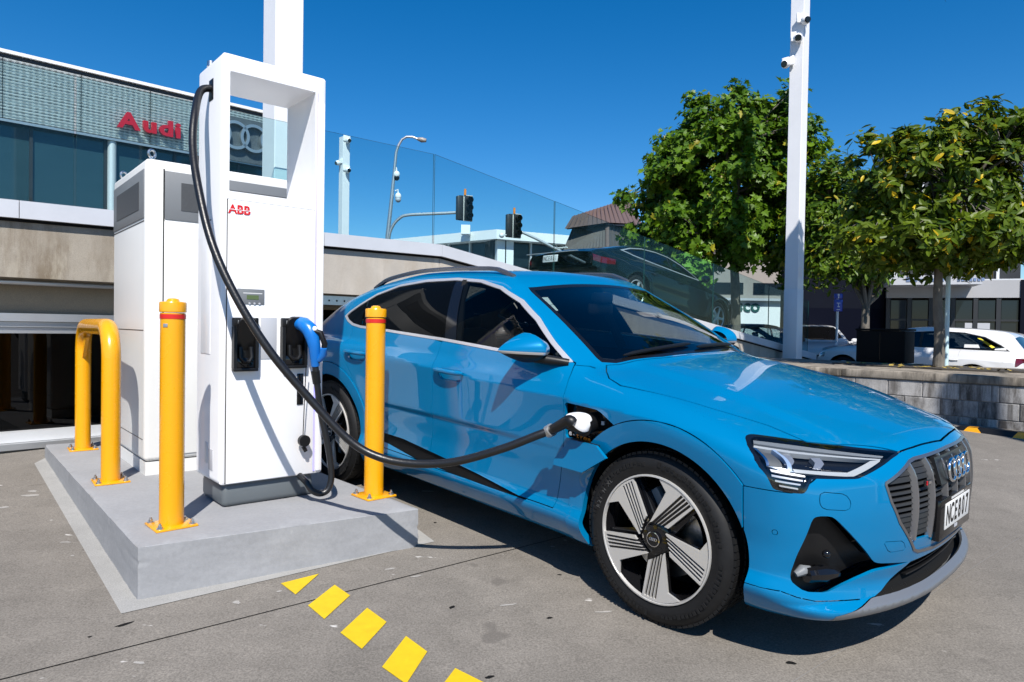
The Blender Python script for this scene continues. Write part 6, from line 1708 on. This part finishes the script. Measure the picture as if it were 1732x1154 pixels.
def generic_car(name, label, sp, M, pcol, group=None, metal=.0, cat='car', h=.026, cgl=None):
    t = thing(name, label, cat, M, group); F = generic_F(sp); wb, R, W = sp['wb'], sp['R'], sp['W']
    xmin = min(p[1] for p in sp['tail']) - .1; S = make_surf(F, (xmin, -W - .12, .14), (max(p[1] for p in sp['nose']) + .1, W + .12, sp['H'] + .1), h)
    pm = paint(name + '_paint', pcol, metal, spec=.15 if sum(pcol) > .3 else .0); S0 = S; cgl = cgl or M_GLASS_B
    for ax in (0, -wb): _, S = cut(S, lambda P: np.maximum(np.hypot(P[:, 0] - ax, P[:, 2] - R) - R - .045, .55 - np.abs(P[:, 1])), 0, 2)
    A, S = cut(S, plan(sp['ws'], .8), 0); panel('windscreen', A, cgl, t, .008, -.003)
    A, S = cut(S, plan(sp['rw'], .8), 0); panel('rear_window', A, cgl, t, .008, -.003)
    dp = side(sp['dlo'], .4); A, S = cut(S, dp, 0); B, C_ = cut(A, lambda P: dp(P) + .018, 0)
    two_sides('window_trim', C_, MT['satin'] if sp.get('chrome', 1) else MT['black'], t, .01, .001)
    bx = sp['bp']; f_, r_ = cut(B, lambda P: -(P[:, 0] - bx), .03); two_sides('front_window', f_, cgl, t, .008, -.003); two_sides('rear_side_window', r_, cgl, t, .008, -.003)
    _, m_ = cut(B, lambda P: np.abs(P[:, 0] - bx) - .03, 0)
    k_, _ = cut(B, lambda P: np.abs(P[:, 0] - bx) - .031, 0); two_sides('pillar_cover', k_, MT['black'], t, 0, -.001)
    A, S = cut(S, front(sp['hl'], .1), .001); two_sides('headlight', A, M_LAMP, t, .01, -.002)
    A, S = cut(S, rear(sp['tl'], sp['tlx']), .001); two_sides('tail_light', A, M_RED, t, .01, .002)
    A, S = cut(S, front([(-.3, .62), (.45, .62), (.52, .56), (.40, .30), (-.3, .30)], .3), 0); panel('grille', A, MT['black'], t, .03, -.02)
    zb = sp['zb']
    for x in sp['doors']:
        _, S = cut(S, lambda P: np.where((np.abs(P[:, 1]) > .5) & (P[:, 2] > .3) & (P[:, 2] < zb + .05), np.abs(P[:, 0] - x - .04 * np.sin((P[:, 2] - .3) * 4)), .1) - .003, 0)
    for x in sp['handles']:
        for sg in (-1, 1):
            P_ = [(x + .18 * q, sg * (W + .008), sp['zc'] - .03) for q in (0, .5, 1)]; MB().tube(P_, [.010, .016, .010], 8).build('door_handle', pm, t)
    panel('body_shell', S, pm, t, .02)
    q = S0.P[S0.T]; mk = (q[:, :, 2].max(1) < zb - .02) & ~((np.hypot(q[:, :, 0], q[:, :, 2] - R).min(1) < R + .09) | (np.hypot(q[:, :, 0] + wb, q[:, :, 2] - R).min(1) < R + .09)); panel('inner_liner', S0.mask(mk), MT['black_matt'], t, 0, -.05)
    m2 = S.P[S.T][:, :, 2].min(1) > zb + .02
    if m2.any(): panel('headliner', S.mask(m2), M_TRIM, t, 0, -.02)
    for ax in (0, -wb):
        wl = MB()
        for sg in (-1, 1):
            pts_ = [(ax + (R + .05) * math.cos(a), R + (R + .05) * math.sin(a)) for a in np.linspace(-.3, PI + .3, 18)]; n = len(pts_)
            wl.add([(x, sg * (W - .03), z) for x, z in pts_] + [(x, sg * .55, z) for x, z in pts_], [(i, i + 1, n + i + 1, n + i) for i in range(n - 1)]); wl.add([(ax, sg * .55, R)] + [(x, sg * .55, z) for x, z in pts_], [(0, i, i + 1) for i in range(1, n)])
        wl.build('wheel_well', MT['black_matt'], t)
        for sg in (-1, 1): build_wheel(t, (ax, sg * (W - .015), R), sg, sp.get('rim', 'five'), R, R * .70, .21, detail=False)
    for sg in (-1, 1):
        b = MB(); b.sphere((sp['mx'], sg * (W + .09), zb + .06), .10, 14, 10, (.75, .95, .75)); b.box(sp['mx'] - .02, sp['mx'] + .05, min(sg * (W - .08), sg * (W + .05)), max(sg * (W - .08), sg * (W + .05)), zb - .0, zb + .035, .01); b.build('door_mirror', pm, t)
    for y in (-.37, .37):
        b = MB(); MM = Matrix.Translation((-1.75, y, .45)) @ Matrix.Rotation(-.28, 4, 'Y'); b.box(-.06, .08, -.24, .24, 0, .62, .05, M=MM); b.box(-.02, .06, -.12, .12, .65, .80, .04, M=MM); b.box(-1.8, -1.3, y - .24, y + .24, .40, .55, .05); b.build('seat', M_SEAT, t)
    MB().box(-.95, -.35, -.70, .70, .6, zb - .02, .06).build('dashboard', M_TRIM, t)
    MB().box(-2.75, -2.3, -.6, .6, .4, zb + .05, .06).build('rear_bench', M_SEAT, t)
    MB().box(-wb, 0, -.5, .5, .2, .26).build('underbody', MT['black_matt'], t)
    return t, F
def car_frame(p, fwd, slope=0.0):
    f = Vector((fwd.x, fwd.y, slope)).normalized(); l = EZ.cross(f).normalized(); return frame(p, f, l, f.cross(l))
SEDAN = dict(tlx=-3.55, W=.925, H=1.40, wb=2.9, R=.34, zc=.80, zb=.945,
    hood=[(-4.2, .90), (-3.95, .975), (-3.6, .985), (-.6, .99), (-.3, .965), (.2, .90), (.6, .80), (.85, .70)],
    roof=[(-4.1, .88), (-3.85, .985), (-3.5, 1.085), (-3.0, 1.235), (-2.5, 1.345), (-2.0, 1.395), (-1.6, 1.395), (-1.2, 1.33), (-.8, 1.18), (-.35, .985), (.2, .5)],
    nose=[(.2, .80), (.3, .88), (.5, .90), (.65, .86), (.75, .78), (.9, .5)], tail=[(.2, -3.80), (.4, -3.93), (.7, -3.97), (.9, -3.95), (1.0, -3.92), (1.1, -3.7)],
    ws=[(-1.22, -.3), (-1.22, .5), (-.62, .62), (-.40, .3), (-.37, 0), (-.37, -.3)], rw=[(-3.62, -.3), (-3.60, .45), (-2.65, .50), (-2.60, -.3)],
    dlo=[(-3.30, 1.06), (-3.0, 1.165), (-2.6, 1.25), (-2.1, 1.295), (-1.7, 1.29), (-1.3, 1.215), (-.95, 1.095), (-.66, .985), (-1.5, .985), (-2.4, .995), (-3.0, 1.01)], bp=-1.75,
    hl=[(.50, .66), (.88, .70), (.90, .62), (.55, .58)], tl=[(.36, .80), (.60, .815), (.90, .815), (.90, .74), (.84, .705), (.56, .71), (.36, .76)], doors=(-.72, -1.75, -2.62), handles=(-1.62, -2.52), mx=-.80)
# dark sedan on the ramp
rs_ = 13.25; dmid = 1.0 + .90
slope = (ZCE - ZC) / (16.0 - SK)
zr_ = lambda s: ZC + slope * (s - SK)
P0 = site(rs_, dmid, on_plane(1219, 540, 1.0)[2] - .335)
dark, FD = generic_car('dark_saloon', 'very dark green fastback saloon parked on the ramp behind the glass balustrade', SEDAN, car_frame(P0 - E1 * .05, E1, slope) @ Matrix.Scale(1.075, 4), (.002, .007, .0075))
# its plate, light strip and high brake lamp
def tail_x(F, y, z):
    a, b = -4.3, -3.0
    for _ in range(30):
        m_ = (a + b) / 2
        if F(np.array(m_), np.array(y), np.array(z)) < 0: b = m_
        else: a = m_
    return b
xt = tail_x(FD, 0, .78)
npl = MB().box(xt - .012, xt - .004, -.18, .18, .66, .785, .002).build('number_plate', MT['white_print'], dark)
Mp = frame(Vector((xt - .0125, 0, .7225)), Vector((0, -1, 0)), EZ, Vector((-1, 0, 0)))
for i, ch_ in enumerate('NCE881'): text_obj('plate_letter', ch_, .118, .0006, MT['black'], npl, Mp @ Matrix.Translation(((i - 2.5) * .055, 0, 0)), squeeze=.66, bold=.0006)
xt2 = tail_x(FD, 0, .9)
MB().box(tail_x(FD, .3, .83) - .012, tail_x(FD, 0, .83) + .02, -.62, .62, .825, .838, .003).build('boot_trim', MT['satin'], dark)
b = MB()
for k in range(5): b.box(xt2 - .03, xt2 + .02, -.14 + .06 * k, -.10 + .06 * k, .965, .985)
b.build('boot_highlight_lamps', MT['white_print'], dark)

WAGON = dict(tlx=-3.38, W=.875, H=1.48, wb=2.67, R=.335, zc=.80, zb=.955, chrome=0, rim='dark',
    hood=[(-3.7, .93), (-3.5, 1.02), (-.6, 1.02), (-.3, .99), (.2, .93), (.6, .83), (.85, .70)],
    roof=[(-3.66, .8), (-3.52, 1.02), (-3.40, 1.18), (-3.24, 1.375), (-3.10, 1.435), (-2.5, 1.475), (-1.7, 1.48), (-1.3, 1.44), (-.95, 1.31), (-.3, 1.0), (.2, .5)],
    nose=[(.2, .74), (.3, .82), (.5, .84), (.65, .82), (.75, .74), (.9, .5)], tail=[(.2, -3.50), (.35, -3.62), (.6, -3.64), (.8, -3.60), (.95, -3.56), (1.1, -3.5)],
    ws=[(-1.28, -.3), (-1.28, .48), (-.60, .60), (-.36, .3), (-.33, 0), (-.33, -.3)], rw=[(-3.50, -.3), (-3.48, .50), (-3.30, .52), (-3.27, -.3)],
    dlo=[(-3.26, 1.02), (-3.10, 1.14), (-2.8, 1.30), (-2.4, 1.375), (-1.9, 1.385), (-1.4, 1.34), (-1.0, 1.20), (-.62, 1.01), (-1.5, 1.0), (-2.6, 1.01)], bp=-1.60,
    hl=[(.50, .68), (.86, .74), (.86, .63), (.55, .58)], tl=[(.66, .88), (.90, .90), (.90, .70), (.80, .71)], doors=(-.62, -1.62, -2.40), handles=(-1.52, -2.38), mx=-.72)
wr = at_y(1645, 600, 14.6); wr.z = gz(wr.x, wr.y)
wf = wr + EN * WAGON['wb'] + E1 * .86
wg, FW_ = generic_car('white_estate_car', 'white estate car with a yellow window sticker parked behind the near tree', WAGON, car_frame(Vector((wf.x, wf.y, gz(wf.x, wf.y) + .0)), EN, GY * EN.y), (.62, .62, .62))
Mw = wg.matrix_world.inverted()
yl = mat('yellow_sticker', (.75, .62, .03), .5)
sdx = -(.875)
def yside(F, x, z):
    a, b = .3, 1.1
    for _ in range(30):
        m_ = (a + b) / 2
        if F(np.array(x), np.array(m_), np.array(z)) < 0: a = m_
        else: b = m_
    return a
# the side that faces the camera is the car's left (+y)
sgn_w = 1 if (Mw @ CP).y > 0 else -1
for pts_, m_, nm_ in (([(-2.72, 1.27), (-2.66, 1.27), (-2.95, 1.07), (-3.0, 1.09)], yl, 'window_sticker'), ([(-2.45, 1.12), (-2.70, 1.13), (-2.74, 1.06), (-2.45, 1.05)], MT['white_print'], 'window_sticker'), ([(-3.0, 1.06), (-3.18, 1.09), (-3.2, 1.04), (-3.0, 1.03)], MT['white_print'], 'window_sticker')):
    MB().add([(x, sgn_w * (yside(FW_, x, z_) + .0015), z_) for x, z_ in pts_], [(0, 1, 2, 3)]).build(nm_, m_, wg, sharp=None)
xt = tail_x(FW_, 0, .80); MB().box(xt - .012, xt - .003, -.18, .18, .74, .86).build('number_plate', MT['white_print'], wg)
_ = MB().tube([(-2.95, sgn_w * .875, .86), (-3.05, sgn_w * .878, .86)], .05, 8)
SAL2 = dict(SEDAN); SAL2.update(tlx=-3.3, H=1.44, zb=.96, W=.88, wb=2.7,
    roof=[(-3.9, .85), (-3.5, .99), (-3.2, 1.08), (-2.75, 1.28), (-2.4, 1.40), (-1.9, 1.44), (-1.5, 1.42), (-1.1, 1.31), (-.75, 1.16), (-.3, .98), (.2, .5)], tail=[(.2, -3.55), (.4, -3.66), (.7, -3.70), (.9, -3.66), (1.0, -3.6), (1.1, -3.4)],
    hood=[(-3.9, .92), (-3.6, 1.0), (-3.2, 1.01), (-.6, 1.01), (-.3, .98), (.2, .91), (.6, .81), (.85, .70)],
    dlo=[(-2.85, 1.05), (-2.6, 1.23), (-2.3, 1.32), (-1.9, 1.345), (-1.5, 1.32), (-1.1, 1.20), (-.66, 1.0), (-1.5, 1.0), (-2.4, 1.01)], rw=[(-3.25, -.3), (-3.2, .45), (-2.60, .50), (-2.55, -.3)], doors=(-.66, -1.66, -2.5), handles=(-1.55, -2.45), mx=-.75)
sf = at_y(1440, 590, 19.4); sf.z = gz(sf.x, sf.y)
generic_car('silver_saloon', 'silver saloon parked beyond the white estate car, its nose showing left of the black box', SAL2, car_frame(sf, EN, GY * EN.y), (.42, .42, .43), metal=.6, h=.032)
rf = at_y(1728, 600, 17.0); rf = rf + EN * 2.7; rf.z = gz(rf.x, rf.y)
generic_car('white_saloon', 'white saloon cut by the right edge of the picture behind the estate car', SAL2, car_frame(rf + E1 * .9, EN, GY * EN.y), (.60, .60, .60), h=.032)
HATCH = dict(WAGON); HATCH.update(H=1.50, W=.86, wb=2.55)
h0 = at_y(1292, 575, 21.0); h0.z = gz(h0.x, h0.y)
hd = Vector((.96, .28, 0)).normalized()
generic_car('dark_hatchback', 'dark hatchback seen side-on through the ramp glass under the pale sign wall', HATCH, car_frame(h0 + hd * 1.35, hd, 0), (.012, .014, .016), h=.032, cgl=glass('hatch_glass', (.55, .62, .62), 1.0))
v0 = at_y(1382, 580, 19.5); v0.z = gz(v0.x, v0.y)
generic_car('white_hatchback', 'white car nose showing through the last glass pane beside the slim light column', HATCH, car_frame(v0 + Vector((.35, .3, 0)), Vector((-.25, -.97, 0)), 0), (.62, .62, .62), h=.032)
